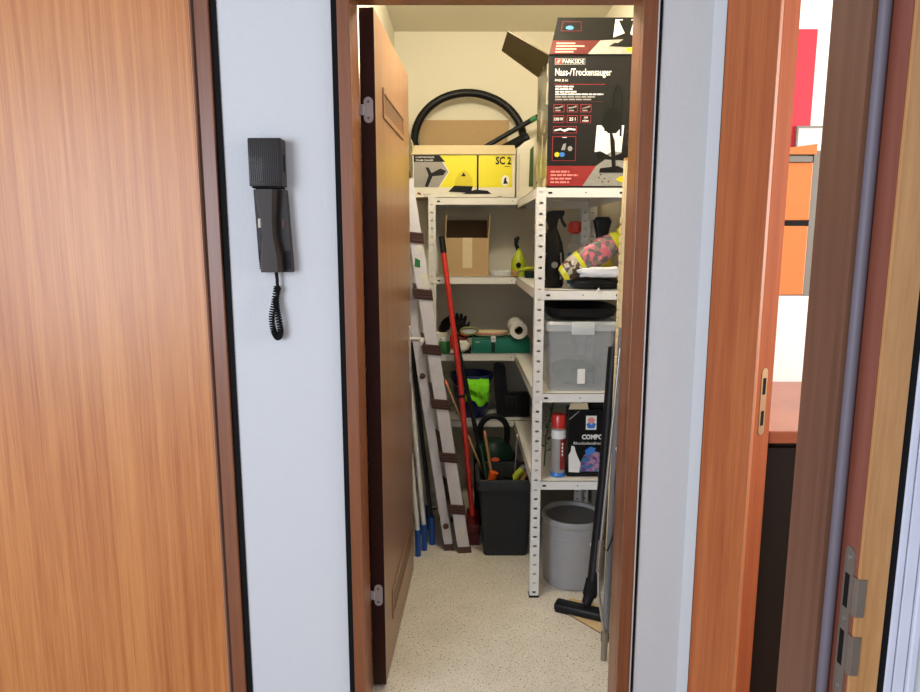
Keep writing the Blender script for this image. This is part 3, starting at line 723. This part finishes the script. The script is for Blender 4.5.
glove('work_glove', 'black knitted work glove flopped on the white box', (-.085, 3.310, Z2 + .104), 60, 25)
glove('work_glove', 'black knitted work glove with spread fingers above the red pouch', (.000, 3.372, Z2 + .094), -12, 8)
single('red_pouch', MB().crumple((0, 0, .043), (.05, .04, .043), .16, 2.2), 'redp', 'crumpled red pouch behind the red broom handle', 'pouch', (-.008, 3.372, Z2), True)
t = thing('green_jar', 'small green glass jar with white lid at the shelf edge', 'jar', (-.075, 3.262, Z2))
MB().lathe([(.024, 0), (.027, .006), (.027, .055), (.022, .062)], 16).build('body', 'green', t, True)
MB().lathe([(.024, .062), (.024, .076), (.02, .078)], 16).build('lid', 'whitep', t, True)
t = thing('safety_goggles', 'clear safety goggles with olive strap piled beside the gloves', 'goggles', (.045, 3.295, Z2 + .076))
g = MB(); ring = [(.042 * math.cos(R(a)), .0, .03 + .017 * math.sin(R(a))) for a in range(0, 360, 18)]
g.tube(ring, .0065, 8, True); g.build('frame', 'goggle', t, True)
MB().prism(disc(0, .03, .040, .015), -.002, .002).build('lens', 'clearrim', t)
MB().tube([(-.042, 0, .03), (-.05, .03, .005), (-.02, .05, -.01), (.04, .04, .0), (.045, .01, .026)], .005, 6).build('strap', 'glove', t, True)
single('rag_bundle', MB().crumple((0, 0, .030), (.038, .030, .030), .2, 5.1), 'cardwhite', 'crumpled off-white rag under the safety goggles', 'rag', (.010, 3.282, Z2), True)
t = thing('tool_case', 'long teal green plastic case with white clasp on third shelf', 'case', (.060, 3.255, Z2))
MB().box(0, .285, 0, .13, 0, .066, .006).build('body', 'greenp', t, True)
MB().box(0, .285, .004, .126, .066, .074, .003).build('lid', 'greenp', t)
MB().box(.094, .112, -.003, .0, .004, .06).build('strap', 'darkgreen', t)
cl = MB().box(.092, .116, -.006, .012, .056, .086, .004).build('clasp', 'whitep', t, True)
MB().box(.100, .108, -.0066, -.006, .070, .074).build('clasp_slot', 'blackm', cl)
poly_print('case_mark', rect(.016, .036, .055, .058), 0, 'inkwhite', t)
t = thing('oval_dish', 'flat oval pinkish dish lying on the green case', 'dish', (.150, 3.33, Z2 + .0745))
MB().lathe([(.06, 0), (.085, .010), (.09, .026), (.086, .026), (.06, .006)], 24, None, True, 1, .62).build('dish', 'cardpale', t, True)
MB().lathe([(.0905, .017), (.0915, .020), (.0905, .023)], 24, None, False, 1, .62).build('rim_band', 'inkpink', t, True)
t = thing('paper_roll', 'white paper roll lying end-on on the green case', 'paper roll', (.286, 3.23, Z2 + .0745 + .043))
X90 = Matrix.Rotation(R(-90), 4, 'X')
g = MB(); prof = [(.021, 0), (.043, 0), (.043, .20), (.021, .20)]
g.ring_mesh([[X90 @ Vector((r * math.cos(2 * math.pi * k_ / 28), r * math.sin(2 * math.pi * k_ / 28), z)) for k_ in range(28)] for r, z in prof], loop=True)
g.build('paper', 'paper', t, True)
g = MB(); prof = [(.019, .001), (.0212, .001), (.0212, .199), (.019, .199)]
g.ring_mesh([[X90 @ Vector((r * math.cos(2 * math.pi * k_ / 28), r * math.sin(2 * math.pi * k_ / 28), z)) for k_ in range(28)] for r, z in prof], loop=True)
g.build('core', 'carddark', t, True)
single('black_wedge', MB().prism([(-.03, 0), (.02, 0), (.02, .045), (.008, .02)], -.012, .012), 'blackm', 'small black plastic wedge beside the teal case', 'wedge', (.036, 3.262, Z2))

# ================================================================== BACK UNIT, LOWEST SHELF
Z1 = SH[0] + .0005
t = thing('cleaning_bucket', 'dark blue plastic bucket on the lowest shelf', 'bucket', (.060, 3.36, Z1))
MB().lathe([(.072, 0), (.076, .004), (.102, .205), (.108, .205), (.108, .218), (.100, .218), (.096, .20), (.07, .008)], 26).build('body', 'darkblue', t, True)
MB().tube([(-.106, 0, .20), (-.09, -.06, .165), (-.0, -.108, .145), (.09, -.06, .165), (.106, 0, .20)], .0035, 6).build('bail', 'steel', t, True)
g = MB()
cols = 12; rows = 12; grid = []
for j in range(rows):
    row = []
    for i in range(cols):
        u, v = i / (cols - 1), j / (rows - 1)
        x = -.055 + .115 * u + .008 * noise.noise(Vector((u * 4, v * 5, 1)))
        z = .02 - .115 * v * (1 - .15 * math.sin(u * 7)) + .006 * noise.noise(Vector((u * 5, v * 5, 3)))
        y = -.004 + .022 * noise.noise(Vector((u * 4.5, v * 3.5, 7))) - .018 * math.sin(v * 3) + .02 * (1 - v) * 0
        if v < .15: y += .03 * (.15 - v) / .15
        row.append(Vector((x, y, z)))
    grid.append(row)
back = [[p + Vector((0, .003, 0)) for p in r_] for r_ in grid]
ringz = [list(r_) + list(reversed(bk)) for r_, bk in zip(grid, back)]
g.ring_mesh(ringz)
single('neon_rag', g, 'neon', 'crumpled neon green cleaning cloth hung over the blue bucket', 'cloth', (.082, 3.232, .655), True)
t = thing('vacuum_brush', 'black L-shaped vacuum accessory standing on the lowest shelf', 'vacuum part', (.235, 3.30, Z1))
MB().ring_mesh([[Vector((x, y, z)) for x, y in ((x0, 0), (x1, 0), (x1, .07), (x0, .07))] for x0, x1, z in ((-.045, .0, 0), (-.055, .008, .10), (-.064, -.004, .22), (-.062, -.008, .262), (-.052, -.018, .27))]).build('upright', 'black', t, True)
MB().box(-.01, .118, -.004, .09, 0, .115, .008).build('foot_block', 'black', t, True)
MB().prism([(-.002, .11), (.03, .11), (.012, .125), (-.002, .15)], .01, .06).build('fillet', 'black', t)
for i in range(5): MB().box(.012 + i * .021, .022 + i * .021, -.0055, -.004, .015, .10).build('rib', 'blackm', t)

# ================================================================== STEPLADDER, RACK, BROOMS
t = thing('folded_stepladder', 'folded aluminium stepladder with brown step caps leaning left', 'ladder', (0.020, 2.760, 0), 6)
lean = -.147     # x shift per metre of height
def rail(x, y, z0, z1, wdt, dep, k=lean):
    g = MB()
    return g.ring_mesh([[Vector((x + k * z + a, y + b, z)) for a, b in ((-wdt / 2, 0), (wdt / 2, 0), (wdt / 2, dep), (-wdt / 2, dep))] for z in (z0, z1)])
for y in (0, .33):
    ra = rail(.0, y, .02, 1.60, .052, .022).build('front_rail', 'alu', t)
    rail(.002, y - .003, 0, .028, .060, .028).build('rail_foot', 'brownplastic', ra)
    rb = rail(-.064, y + .03, .02, 1.50, .038, .02, -.142).build('rear_rail', 'alu', t)
    rail(-.064, y + .028, 0, .03, .044, .024, -.142).build('rail_foot', 'brownplastic', rb)
    for z in (.115, .79):
        MB().lathe([(.013, 0), (.013, .005), (.008, .008)], 14, Matrix.Translation((-.064 - .142 * z, y + .0302, z)) @ Matrix.Rotation(R(90), 4, 'X')).build('bolt', 'brownplastic', rb)
for z in (.198, .433, .668, .902, 1.132, 1.362):
    st = MB(); xx = lean * z
    st.ring_mesh([[Vector((xx + a, y, z + b)) for a, b in ((-.042, -.012), (.036, -.022), (.030, .022), (-.048, .030))] for y in (-.004, .356)])
    so = st.build('step', 'brownplastic', t)
    for i in range(3): MB().ring_mesh([[Vector((xx + a, y, z + b + (i - 1) * .013)) for a, b in ((-.040, .004), (.032, -.002), (.032, .001), (-.040, .007))] for y in (-.0055, -.004)]).build('step_rib', 'edge', so)
MB().ring_mesh([[Vector((lean * 1.62 + a, y, 1.60 + b)) for a, b in ((-.10, 0), (.022, 0), (.016, .03), (-.10, .03))] for y in (-.005, .36)]).build('top_cap', 'brownplastic', t)
poly = [(-.02 + lean * 1.27, 1.25), (.004 + lean * 1.27, 1.245), (.008 + lean * 1.30, 1.275), (-.012 + lean * 1.3, 1.285)]
MB().prism(poly, -.0008, 0).build('green_paint_smear', 'green', t)
for a, b, w_, h_ in ((.012, 1.34, .010, .08), (.014, 1.19, .009, .06), (.004, 1.21, .012, .02), (.004, .10, .014, .05), (-.012, .07, .008, .02)):
    poly = [(lean * b + a - w_, b - h_ / 2), (lean * b + a + w_ * .6, b - h_ / 3), (lean * b + a + w_, b + h_ / 3), (lean * b + a - w_ * .3, b + h_ / 2)]
    MB().prism(poly, -.0007, 0).build('white_paint_smear', 'cardwhite', t)
t = thing('drying_rack', 'folded white drying rack with blue plastic feet beside open door', 'drying rack', (-.170, 2.735, 0))
for x0, y0, h in ((-.012, 0, 1.0), (.012, .055, .98)):
    lg = MB().tube([(x0 - .0, y0, .10), (x0 - .075, y0 + .03, h)], .0105, 10).build('leg', 'whitep', t, True)
    MB().tube([(x0, y0 - .001, 0), (x0 - .001, y0, .12)], [.0125, .0125], 10).build('foot', 'bluep', lg, True)
    lg = MB().tube([(x0 + .006, y0 + .22, .10), (x0 - .079, y0 + .25, h)], .0085, 10).build('leg', 'whitep', t, True)
    MB().tube([(x0 + .006, y0 + .22, 0), (x0 + .006, y0 + .22, .12)], .012, 10).build('foot', 'bluep', lg, True)
for i in range(8):
    z = .22 + i * .1; MB().tube([(-.005 - .077 * z, .028 * z, z), (.002 - .079 * z, .22 + .028 * z, z)], .003, 6).build('wire', 'whitep', t, True)
t = thing('flat_mop', 'dark grey mop handle with blue end behind the drying rack', 'mop', (-.128, 2.85, 0))
MB().tube([(0, 0, .10), (-.10, .12, 1.0)], .010, 10).build('handle', 'planter', t, True)
MB().tube([(.002, -.004, 0), (0, 0, .13)], .0135, 10).build('end_cap', 'bluep', t, True)
t = thing('red_broom', 'red broom with black grip leaning on the back shelves', 'broom', (.060, 2.93, 0))
MB().tube([(.0, 0, .07), (-.058, .13, .70), (-.138, .268, 1.300)], .0125, 12).build('handle', 'redp', t, True)
MB().tube([(-.137, .267, 1.295), (-.147, .283, 1.372)], .0145, 12).build('grip', 'black', t, True)
MB().tube([(-.0505, .115, .63), (-.052, .1175, .642)], .0135, 12).build('joint_ring', 'blackm', t, True)
MB().box(-.03, .03, -.10, .10, .05, .10, .01).build('head', 'redd', t, True)
MB().box(-.027, .027, -.095, .095, 0, .05).build('bristles', 'redd', t)
t = thing('black_broom_stick', 'thin black stick leaning beside the red broom', 'stick', (.130, 2.85, .24))
MB().tube([(.0, .0, .0), (-.150, .335, .66)], .0105, 10).build('stick', 'blackm', t, True)
MB().tube([(-.141, .315, .62), (-.152, .340, .67)], .013, 10).build('end_grip', 'black', t, True)
t = thing('bamboo_cane', 'thin tan cane leaning behind the ladder', 'cane', (.140, 2.86, .24))
MB().tube([(0, 0, 0), (-.20, .295, .42)], .0045, 8).build('cane', 'stick', t, True)
MB().tube([(-.198, .292, .416), (-.212, .313, .445)], .006, 8).build('tip', 'orangep', t, True)

# ================================================================== PLANTER WITH TOOLS
t = thing('planter_box', 'anthracite plastic planter box full of garden tools', 'planter', (.198, 2.83, 0))
def rr(hw, hd, z, r=.02, n=4):
    out = []
    for cx_, cy_, a0 in ((hw - r, hd - r, 0), (-hw + r, hd - r, 90), (-hw + r, -hd + r, 180), (hw - r, -hd + r, 270)):
        for i in range(n + 1):
            a = R(a0 + 90 * i / n); out.append(Vector((cx_ + r * math.cos(a), cy_ + r * math.sin(a), z)))
    return out
MB().ring_mesh([rr(.095, .095, 0), rr(.118, .115, .305), rr(.119, .116, .31), rr(.110, .108, .31), rr(.09, .09, .012)]).build('body', 'planter', t, True)
MB().ring_mesh([rr(.119, .116, .305), rr(.128, .126, .305), rr(.129, .127, .345), rr(.124, .122, .352), rr(.113, .111, .350), rr(.110, .108, .306)], loop=True).build('rim', 'planter', t, True)
MB().ring_mesh([rr(.088, .088, .012), rr(.104, .102, .235)]).build('soil', 'blackm', t)
def tool(name, label, loc, parts, cat='garden tool'):
    t = thing(name, label, cat, loc)
    for nm, p, r_, mt in parts: MB().tube(p, r_, 9).build(nm, mt, t, True)
tool('weeding_tool', 'yellow green handled weeding tool in the planter', (.255, 2.81, .24), [('handle', [(-.035, .0, .055), (.0, 0, .105), (.02, 0, .128)], [.016, .017, .015], 'lime'), ('cap', [(.02, 0, .128), (.03, 0, .142)], [.017, .013], 'stoned'), ('shank', [(-.035, 0, .055), (-.06, 0, .0)], .005, 'steel')])
tool('hand_trowel', 'orange handled trowel at the planter front', (.135, 2.775, .24), [('handle', [(0, 0, .08), (.012, 0, .125)], [.018, .020], 'orangep'), ('shank', [(0, 0, .08), (-.01, 0, .0)], .006, 'steel')])
tool('long_screwdriver', 'thin pale metal rod standing in the planter', (.24, 2.86, .24), [('rod', [(0, 0, 0), (.014, .02, .25)], .0035, 'steel'), ('tip', [(.014, .02, .25), (.0145, .021, .262)], .005, 'whitep')])
tool('bamboo_stake', 'pinkish bamboo stake standing in the planter', (.155, 2.80, .24), [('stake', [(0, 0, 0), (-.045, .05, .27)], .006, 'stick'), ('tip', [(-.045, .05, .27), (-.047, .052, .285)], .0065, 'inkpink')])
tool('garden_dibber', 'brown wooden dibber at the planter corner', (.280, 2.80, .24), [('handle', [(-.02, 0, .05), (.02, .02, .125)], .012, 'stick'), ('ferrule', [(-.02, 0, .05), (-.035, -.01, .02)], .009, 'steel')])
tool('wire_stake', 'pale green wire stake in the planter', (.13, 2.82, .24), [('stake', [(0, 0, 0), (-.035, .03, .20)], .004, 'green_wire'), ('loop', [(-.035, .03, .20), (-.04, .035, .215), (-.03, .035, .222)], .004, 'green_wire')])
tool('hose_coil', 'black curved hose end in the planter', (.190, 2.79, .235), [('hose', [(-.03, 0, .03), (-.028, 0, .085), (0, 0, .108), (.03, .01, .095), (.04, .01, .04)], .012, 'blackm'), ('nozzle', [(.04, .01, .04), (.042, .01, .015)], .014, 'black')])
# bucket with arched handle behind the planter
t = thing('garden_bucket', 'dark green canister with thick black arched handle behind planter', 'canister', (.160, 3.10, 0))
MB().lathe([(.085, 0), (.09, .01), (.095, .33), (.078, .37), (.05, .39), (.03, .392)], 24).build('body', 'blackm', t, True)
MB().lathe([(.096, .33), (.098, .345), (.082, .385), (.055, .41), (.04, .41)], 24).build('lid', 'darkgreen', t, True)
MB().tube([(-.064, -.01, .40)] + [(.066 * math.cos(R(a)), -.01, .455 + .075 * math.sin(R(a))) for a in range(180, -1, -15)] + [(.064, -.01, .40)], .0145, 10).build('handle', 'black', t, True)
MB().lathe([(.020, 0), (.020, .004)], 16, Matrix.Translation((.005, -.099, .345)) @ Matrix.Rotation(R(75), 4, 'X'), True, 1, .5).build('badge', 'orangep', t)
single('refuse_sack', MB().crumple((0, 0, .15), (.085, .055, .15), .22, 9.3, 22, 16), 'blackbag', 'crumpled black plastic sack behind the planter under the shelf', 'sack', (.215, 3.325, 0), True)

# ================================================================== RIGHT UNIT, SECOND SHELF
def trig(name, label, loc, rz, bodyprof, bodymat, headmat, hz, sc=1.0, cat='bottle'):
    t = thing(name, label, cat, loc, rz)
    MB().lathe(bodyprof, 20, None, True, 1, .72).build('body', bodymat, t, True)
    MB().ring_mesh([[Vector((x * sc, y * sc, hz + z * sc)) for y in (-.012, .012) for x in ((a0, a1) if y < 0 else (a1, a0))] for a0, a1, z in ((-.014, .014, -.004), (-.016, .016, .02), (-.026, .020, .038), (-.034, .040, .052), (-.02, .042, .066), (.0, .040, .070))]).build('head', headmat, t, True)
    MB().tube([(.030 * sc, 0, hz + .05 * sc), (.036 * sc, 0, hz + .03 * sc), (.048 * sc, 0, hz + .012 * sc)], .006 * sc, 8).build('trigger', headmat, t, True)
    return t
b_ = trig('black_spray_bottle', 'large black spray bottle with trigger on the right second shelf', (.343, 2.520, Z3), 0, [(.040, 0), (.045, .01), (.046, .12), (.038, .165), (.025, .20), (.019, .215)], 'inkd', 'inkd', .213, 1.0)
for s in (-1, 1): MB().tube([(s * .029, -.0275, .03), (s * .033, -.025, .08), (s * .028, -.0265, .13)], .003, 6).build('grey_stripe', 'steel', b_, True)
MB().lathe([(.012, 0), (.012, .002)], 14, Matrix.Translation((.006, -.033, .085)) @ Matrix.Rotation(R(90), 4, 'X')).build('emblem', 'inkmid', b_)
t = thing('blue_bottle', 'clear bottle of blue cleaner with red cap behind black sprayer', 'bottle', (.462, 2.74, Z3))
MB().lathe([(.024, 0), (.027, .006), (.027, .115), (.024, .125)], 18).build('body', 'blueclear', t, True)
MB().lathe([(.0245, .125), (.022, .15), (.012, .185), (.012, .20)], 18).build('neck', 'film', t, True)
MB().lathe([(.016, .20), (.027, .208), (.027, .245), (.02, .25)], 16).build('cap', 'redp', t, True)
MB().tube([(-.03, -.02, .15), (0, -.029, .145), (.03, -.02, .155)], .009, 8).build('wrap', 'film', t, True)
t = thing('yellow_bottle', 'yellow bottle with flared black spray head behind the bag', 'bottle', (.568, 2.72, Z3))
MB().ring_mesh([rr(.050, .03, 0, .018), rr(.050, .03, .05, .018), rr(.034, .024, .135, .014), rr(.026, .020, .15, .01)]).build('body', 'yellow', t, True)
MB().ring_mesh([rr(.024, .018, .148, .01), rr(.022, .018, .19, .01), rr(.030, .02, .225, .012), rr(.036, .024, .25, .014), rr(.026, .02, .266, .012)]).build('spray_head', 'black', t, True)
t = thing('can_of_oil', 'orange printed carton half hidden behind the blue bottle', 'carton', (.520, 2.80, Z3))
MB().box(-.05, .03, -.03, .03, 0, .10, .002).build('body', 'orangep', t); MB().box(-.051, .031, -.031, .031, .02, .05).build('band', 'redd', t)
# bag of bulbs, lying diagonally
t = thing('bulb_bag', 'clear plastic bag with pink flower print and lime bands lying tilted', 'bag', (.388, 2.455, Z3 + .012))
t.rotation_euler = (0, R(-32), R(0))
L_ = .262
def pill(u):
    wv = (.010 + .038 * math.sin(math.pi * min(max(u, 0), 1)) ** .45)
    return wv
def pillow(u0, u1, e=0.0, n=10):
    g = MB(); rings = []
    for i in range(n + 1):
        u = u0 + (u1 - u0) * i / n; h = pill(u) + e; ring = []
        for k_ in range(20):
            a = 2 * math.pi * k_ / 20; q = 1 + .07 * noise.noise(Vector((u * 7, math.cos(a) * 2, math.sin(a) * 2)))
            ring.append(Vector((u * L_, .026 * (h / .048) * math.sin(a) * q, .042 + h * math.cos(a) * q)))
        rings.append(ring)
    return g.ring_mesh(rings)
pillow(.0, 1.0).build('contents', 'bagprint', t, True)
pillow(.0, .33, .0012).build('bag_foot', 'bagprint2', t, True)
pillow(.30, .36, .0022, 3).build('lime_band', 'bagyel', t, True)
pillow(.02, .09, .0020, 3).build('lime_band', 'bagyel', t, True)
pillow(.86, 1.0, .0022, 4).build('lime_top', 'bagyel', t, True)
MB().slab([(L_ * .97, 0, .02), (L_ * 1.09, 0, .0), (L_ * 1.11, 0, .085), (L_ * .97, 0, .075)], .004).build('lime_header', 'bagyel', t)
pillow(.36, .86, .0016).build('clear_film', 'film', t, True)
single('white_rag', MB().crumple((0, 0, .018), (.078, .014, .018), .3, 4.4, 22, 12), 'whitecloth', 'crumpled white cloth under the tilted flower bag', 'cloth', (.505, 2.410, Z3 + .044), True)
single('black_pouch', MB().crumple((0, 0, .021), (.095, .045, .021), .15, 6.4, 22, 10), 'blackbag', 'flat black pouch under the white cloth', 'pouch', (.498, 2.450, Z3), True)
t = thing('price_tag_ring', 'tiny white ring tag hanging on the shelf lip', 'tag', (.493, 2.388, Z3 - .004))
MB().tube([(.006 * math.cos(R(a)), -.003, .006 * math.sin(R(a))) for a in range(0, 360, 30)], .0018, 6, True).build('ring', 'whitep', t, True)
MB().box(-.002, .002, -.004, -.002, .005, .012).build('tab', 'whitep', t)

# ================================================================== RIGHT UNIT, THIRD SHELF
t = thing('storage_tub', 'frosted clear plastic storage tub with clip lid on third shelf', 'tub', (.444, 2.575, Z2))
MB().ring_mesh([rr(.112, .15, 0, .02), rr(.124, .168, .25, .022), rr(.121, .165, .25, .022), rr(.109, .147, .004, .02)]).build('body', 'clear', t, True)
ld = MB().ring_mesh([rr(.134, .178, .228, .024), rr(.136, .180, .252, .024), rr(.128, .172, .262, .02), rr(.120, .164, .256, .02)]).build('lid', 'clearrim', t, True)
MB().box(-.042, .042, -.186, -.176, .215, .262, .004).build('clip', 'clearrim', ld, True)
MB().box(-.012, .016, -.1585, -.1565, .03, .085, .0003).build('label', 'paper', t)
MB().crumple((0, 0, .045), (.08, .11, .04), .25, 8.1, 18, 10).build('contents', 'foliage', t, True)
t = thing('black_tray', 'shallow black oval tray lying on the clear tub lid', 'tray', (.446, 2.56, Z2 + .263))
MB().ring_mesh([rr(.10, .13, 0, .06, 6), rr(.125, .16, .018, .07, 6), rr(.138, .172, .046, .08, 6), rr(.131, .165, .046, .08, 6), rr(.10, .13, .006, .06, 6)]).build('tray', 'black', t, True)

# ================================================================== RIGHT UNIT, FOURTH SHELF
t = thing('aerosol_can', 'red and grey aerosol can with red cap on fourth shelf', 'spray can', (.374, 2.455, Z1))
MB().lathe([(.027, .012), (.0275, .02), (.0275, .18), (.024, .19), (.02, .194)], 22).build('body', 'inkmid', t, True)
MB().lathe([(.026, 0), (.029, .002), (.029, .016), (.0275, .018)], 22).build('blue_base', 'inkblue', t, True)
MB().lathe([(.0268, .190), (.0268, .236), (.024, .242), (.01, .243)], 22).build('cap', 'redp', t, True)
MB().lathe([(.0279, .150), (.0279, .182)], 22, None, False).build('white_band', 'whitep', t, True)
g = MB(); g.ring_mesh([[Vector((.0282 * math.sin(R(a)), -.0282 * math.cos(R(a)), z)) for a in range(6, 76, 10)] for z in (.03, .15)], closed_u=False, cap=False); g.build('red_label', 'inkred', t, True)
lettering('label_text', 'ROT', -.016, .006, .160, .172, -.0282, 'inkd', t) if False else None
for i in range(4): MB().box(.0085, .0135, -.0287, -.0268, .085 + i * .014, .094 + i * .014).build('label_mark', 'inkwhite', t)
t = thing('fertiliser_box', 'black fertiliser box with purple flower picture on fourth shelf', 'box', (.407, 2.440, Z1))
W_, H_ = .150, .262
MB().box(0, W_, 0, .065, 0, H_, .001).build('carton', 'inkd', t)
MB().slab([(0, .004, H_), (.075, .004, H_), (.068, -.006, H_ + .028), (.006, -.006, H_ + .026)], .002).build('flap', 'cardpale', t)
MB().slab([(.06, .03, H_), (W_, .03, H_), (W_, .034, H_ + .04), (.05, .034, H_ + .035)], .002).build('flap', 'inkd', t)
lettering('flap_text', 'COMPO', .085, .112, H_ + .020, H_ + .030, .030, 'inkwhite', t)
poly_print('logo_field', rect(.066, .106, .184, .238), 0, 'inkwhite', t)
poly_print('logo_bloom', disc(.086, .220, .013, .012), -.0003, 'inkpink', t)
poly_print('logo_leaf', [(.068, .206), (.078, .212), (.086, .203), (.094, .212), (.104, .206), (.098, .190), (.074, .190)], -.0005, 'inkblue', t)
lettering('maker_text', 'COMPO', .052, .132, .146, .166, 0, 'inkwhite', t, .045)
lettering('product_text', 'Rhododendron', .022, .128, .126, .137, 0, 'inkwhite', t, .005)
poly_print('white_bloom', [(.006, .018), (.046, .016), (.052, .05), (.040, .075), (.030, .10), (.026, .118), (.014, .122), (.012, .10), (.004, .085)], 0, 'inkwhite', t)
poly_print('purple_bloom', [(.046, .02), (.140, .02), (.142, .07), (.12, .096), (.092, .10), (.062, .086), (.052, .06)], -.0003, 'inkpurple', t)
poly_print('blue_petal', [(.07, .084), (.10, .092), (.106, .112), (.086, .118), (.066, .104)], -.0005, 'inkblue', t)
poly_print('foot_strip', rect(.012, .12, .004, .012), -.0002, 'ink', t)
poly_print('corner_ribbon', [(.004, H_ - .035), (.038, H_ - .006), (.042, H_ - .006), (.004, H_ - .041)], 0, 'inkmid', t)
t = thing('dry_sprig', 'green and red dried plant sprig behind the aerosol can', 'plant', (.335, 2.56, Z1))
MB().tube([(0, 0, 0), (.005, 0, .12), (.03, -.02, .27)], .003, 6).build('stem', 'foliage', t, True)
for i in range(14):
    z = .06 + i * .015; a = i * 2.4; p = Vector((.005 + .02 * (i / 14), 0, z)); d_ = Vector((math.cos(a), math.sin(a) * .7, .4)) * .032
    sd = d_.cross(Vector((0, 0, 1))).normalized() * .008
    MB().slab([p, p + d_ * .5 + sd, p + d_, p + d_ * .5 - sd], .0006).build('leaf', 'foliage' if i % 4 else 'redd', t)

# ================================================================== RIGHT SIDE FLOOR
t = thing('lidded_barrel', 'grey plastic barrel with sunken lid under the right shelves', 'barrel', (.452, 2.545, 0))
MB().lathe([(.108, 0), (.114, .006), (.119, .09), (.121, .21), (.119, .252), (.123, .257), (.125, .272), (.120, .281), (.110, .279), (.104, .260)], 36).build('body', 'stone', t, True)
MB().lathe([(.107, .258), (.105, .266), (.02, .262)], 36).build('lid', 'stoned', t, True)
MB().lathe([(.1205, .206), (.1222, .210), (.1205, .214)], 36, None, False).build('hoop', 'stone', t, True)
MB().box(.05, .07, -.118, -.095, .19, .202, .002).build('lug', 'whitep', t)
t = thing('vacuum_wand', 'black vacuum wand with wide floor nozzle leaning against the shelves', 'vacuum wand', (.462, 2.262, 0))
MB().tube([(.0, .008, .045), (.014, .012, .085), (.026, .02, .14), (.057, .045, .50), (.079, .06, .985)], [.018, .022, .0225, .0225, .0215], 14).build('wand', 'black', t, True)
MB().tube([(.011, .011, .075), (.024, .019, .13)], .026, 14).build('elbow', 'blackm', t, True)
nz_ = Matrix.Rotation(R(-25), 4, 'Z')
MB().box(-.118, .118, -.026, .026, .004, .034, .008, nz_).build('nozzle', 'black', t, True)
MB().box(-.112, .112, -.022, .022, 0, .005, 0, nz_).build('brush_strip', 'blackm', t)
t = thing('silver_wiper_pole', 'slim silver telescopic pole with grey sleeves by the frame', 'pole', (.470, 2.005, 0))
MB().tube([(.002, .0, .08), (-.020, .010, .22), (-.023, .015, .31)], .0055, 10).build('lower_rod', 'steel', t, True)
MB().tube([(-.023, .015, .30), (-.018, .018, .405)], .0095, 10).build('sleeve', 'darksteel', t, True)
MB().tube([(-.018, .018, .40), (-.005, .018, .61), (.020, .018, 1.03)], .0055, 10).build('upper_rod', 'steel', t, True)
MB().tube([(.0, .0, 0), (.002, .0, .10)], [.010, .011], 10).build('end_sleeve', 'darksteel', t, True)
t = thing('grey_tube', 'thick grey aluminium tube standing behind the slim pole', 'tube', (.497, 2.11, 0))
MB().tube([(0, 0, .02), (.022, .01, 1.08)], .0125, 12).build('tube', 'stoned', t, True)
MB().tube([(-.001, -.001, 0), (0, 0, .03)], .0140, 12).build('end_cap', 'planter', t, True)
t = thing('cable_loop', 'thin black cable hanging around the grey tube', 'cable', (.482, 2.085, .38))
MB().tube([(-.01, -.02, -.02), (.0, -.024, -.03), (.018, -.022, .02), (.024, -.02, .10), (.02, -.015, .20), (.026, -.01, .30)], .0025, 6).build('cable', 'blackm', t, True)
MB().tube([(.026, -.01, .30), (.020, -.012, .315), (.027, -.014, .325)], .003, 6).build('tie', 'whitep', t, True)
t = thing('plywood_sheet', 'thin flat plywood offcut on the floor under the vacuum nozzle', 'board', (0, 0, 0))
MB().ring_mesh([[Vector((x, y, z)) for x, y in ((.372, 2.30), (.52, 2.115), (.60, 2.30), (.42, 2.38))] for z in (.0005, .0035)]).build('sheet', 'ply', t)
MB().ring_mesh([[Vector((x, y, z)) for x, y in ((.3712, 2.2995), (.5195, 2.1142), (.52, 2.1150), (.3720, 2.300))] for z in (.0005, .0037)]).build('raw_edge', 'carddark', t)
t = thing('pale_lath', 'pale upright wooden lath leaning between shelf and door frame', 'lath', (.500, 2.215, 0), group=None)
MB().ring_mesh([[Vector((x + a, y + b, z)) for a, b in ((-.006, -.012), (.006, -.012), (.006, .012), (-.006, .012))] for x, y, z in ((.018, 0, 0), (.034, .0, 1.615))]).build('slat', 'slat', t)
MB().ring_mesh([[Vector((x + a, y + b, z)) for a, b in ((-.0062, -.0122), (.0062, -.0122), (.0062, .0122), (-.0062, .0122))] for x, y, z in ((.0339, 0, 1.608), (.034, .0, 1.616))]).build('sawn_end', 'stick', t)
t = thing('notched_batten', 'pale notched batten standing beside the wooden lath', 'batten', (.512, 2.16, 0))
g = MB(); g.box(.004, .014, 0, .02, 0, 1.45); g.build('batten', 'slat', t)
for i in range(18): MB().box(-.001, .004, 0, .02, .90 + i * .030, .918 + i * .030).build('notch_tooth', 'slat', t)

# ================================================================== CEILING LAMP (just above the field of view)
t = thing('ceiling_lamp', 'round opal ceiling lamp just inside the storage doorway', 'lamp', (.12, 2.22, CEIL))
MB().lathe([(.11, -.022), (.115, -.015), (.115, 0)], 28).build('base', 'whitep', t, True)
MB().lathe([(.02, -.085), (.06, -.075), (.09, -.055), (.105, -.022)], 28).build('shade', lamp_m, t, True)
pl = bpy.data.lights.new('storage_lamp_bulb', 'POINT'); pl.energy = 28; pl.color = (1, .90, .71); pl.shadow_soft_size = .07
po = bpy.data.objects.new('storage_lamp_bulb', pl); C.objects.link(po); po.location = (.12, 2.22, CEIL - .16)
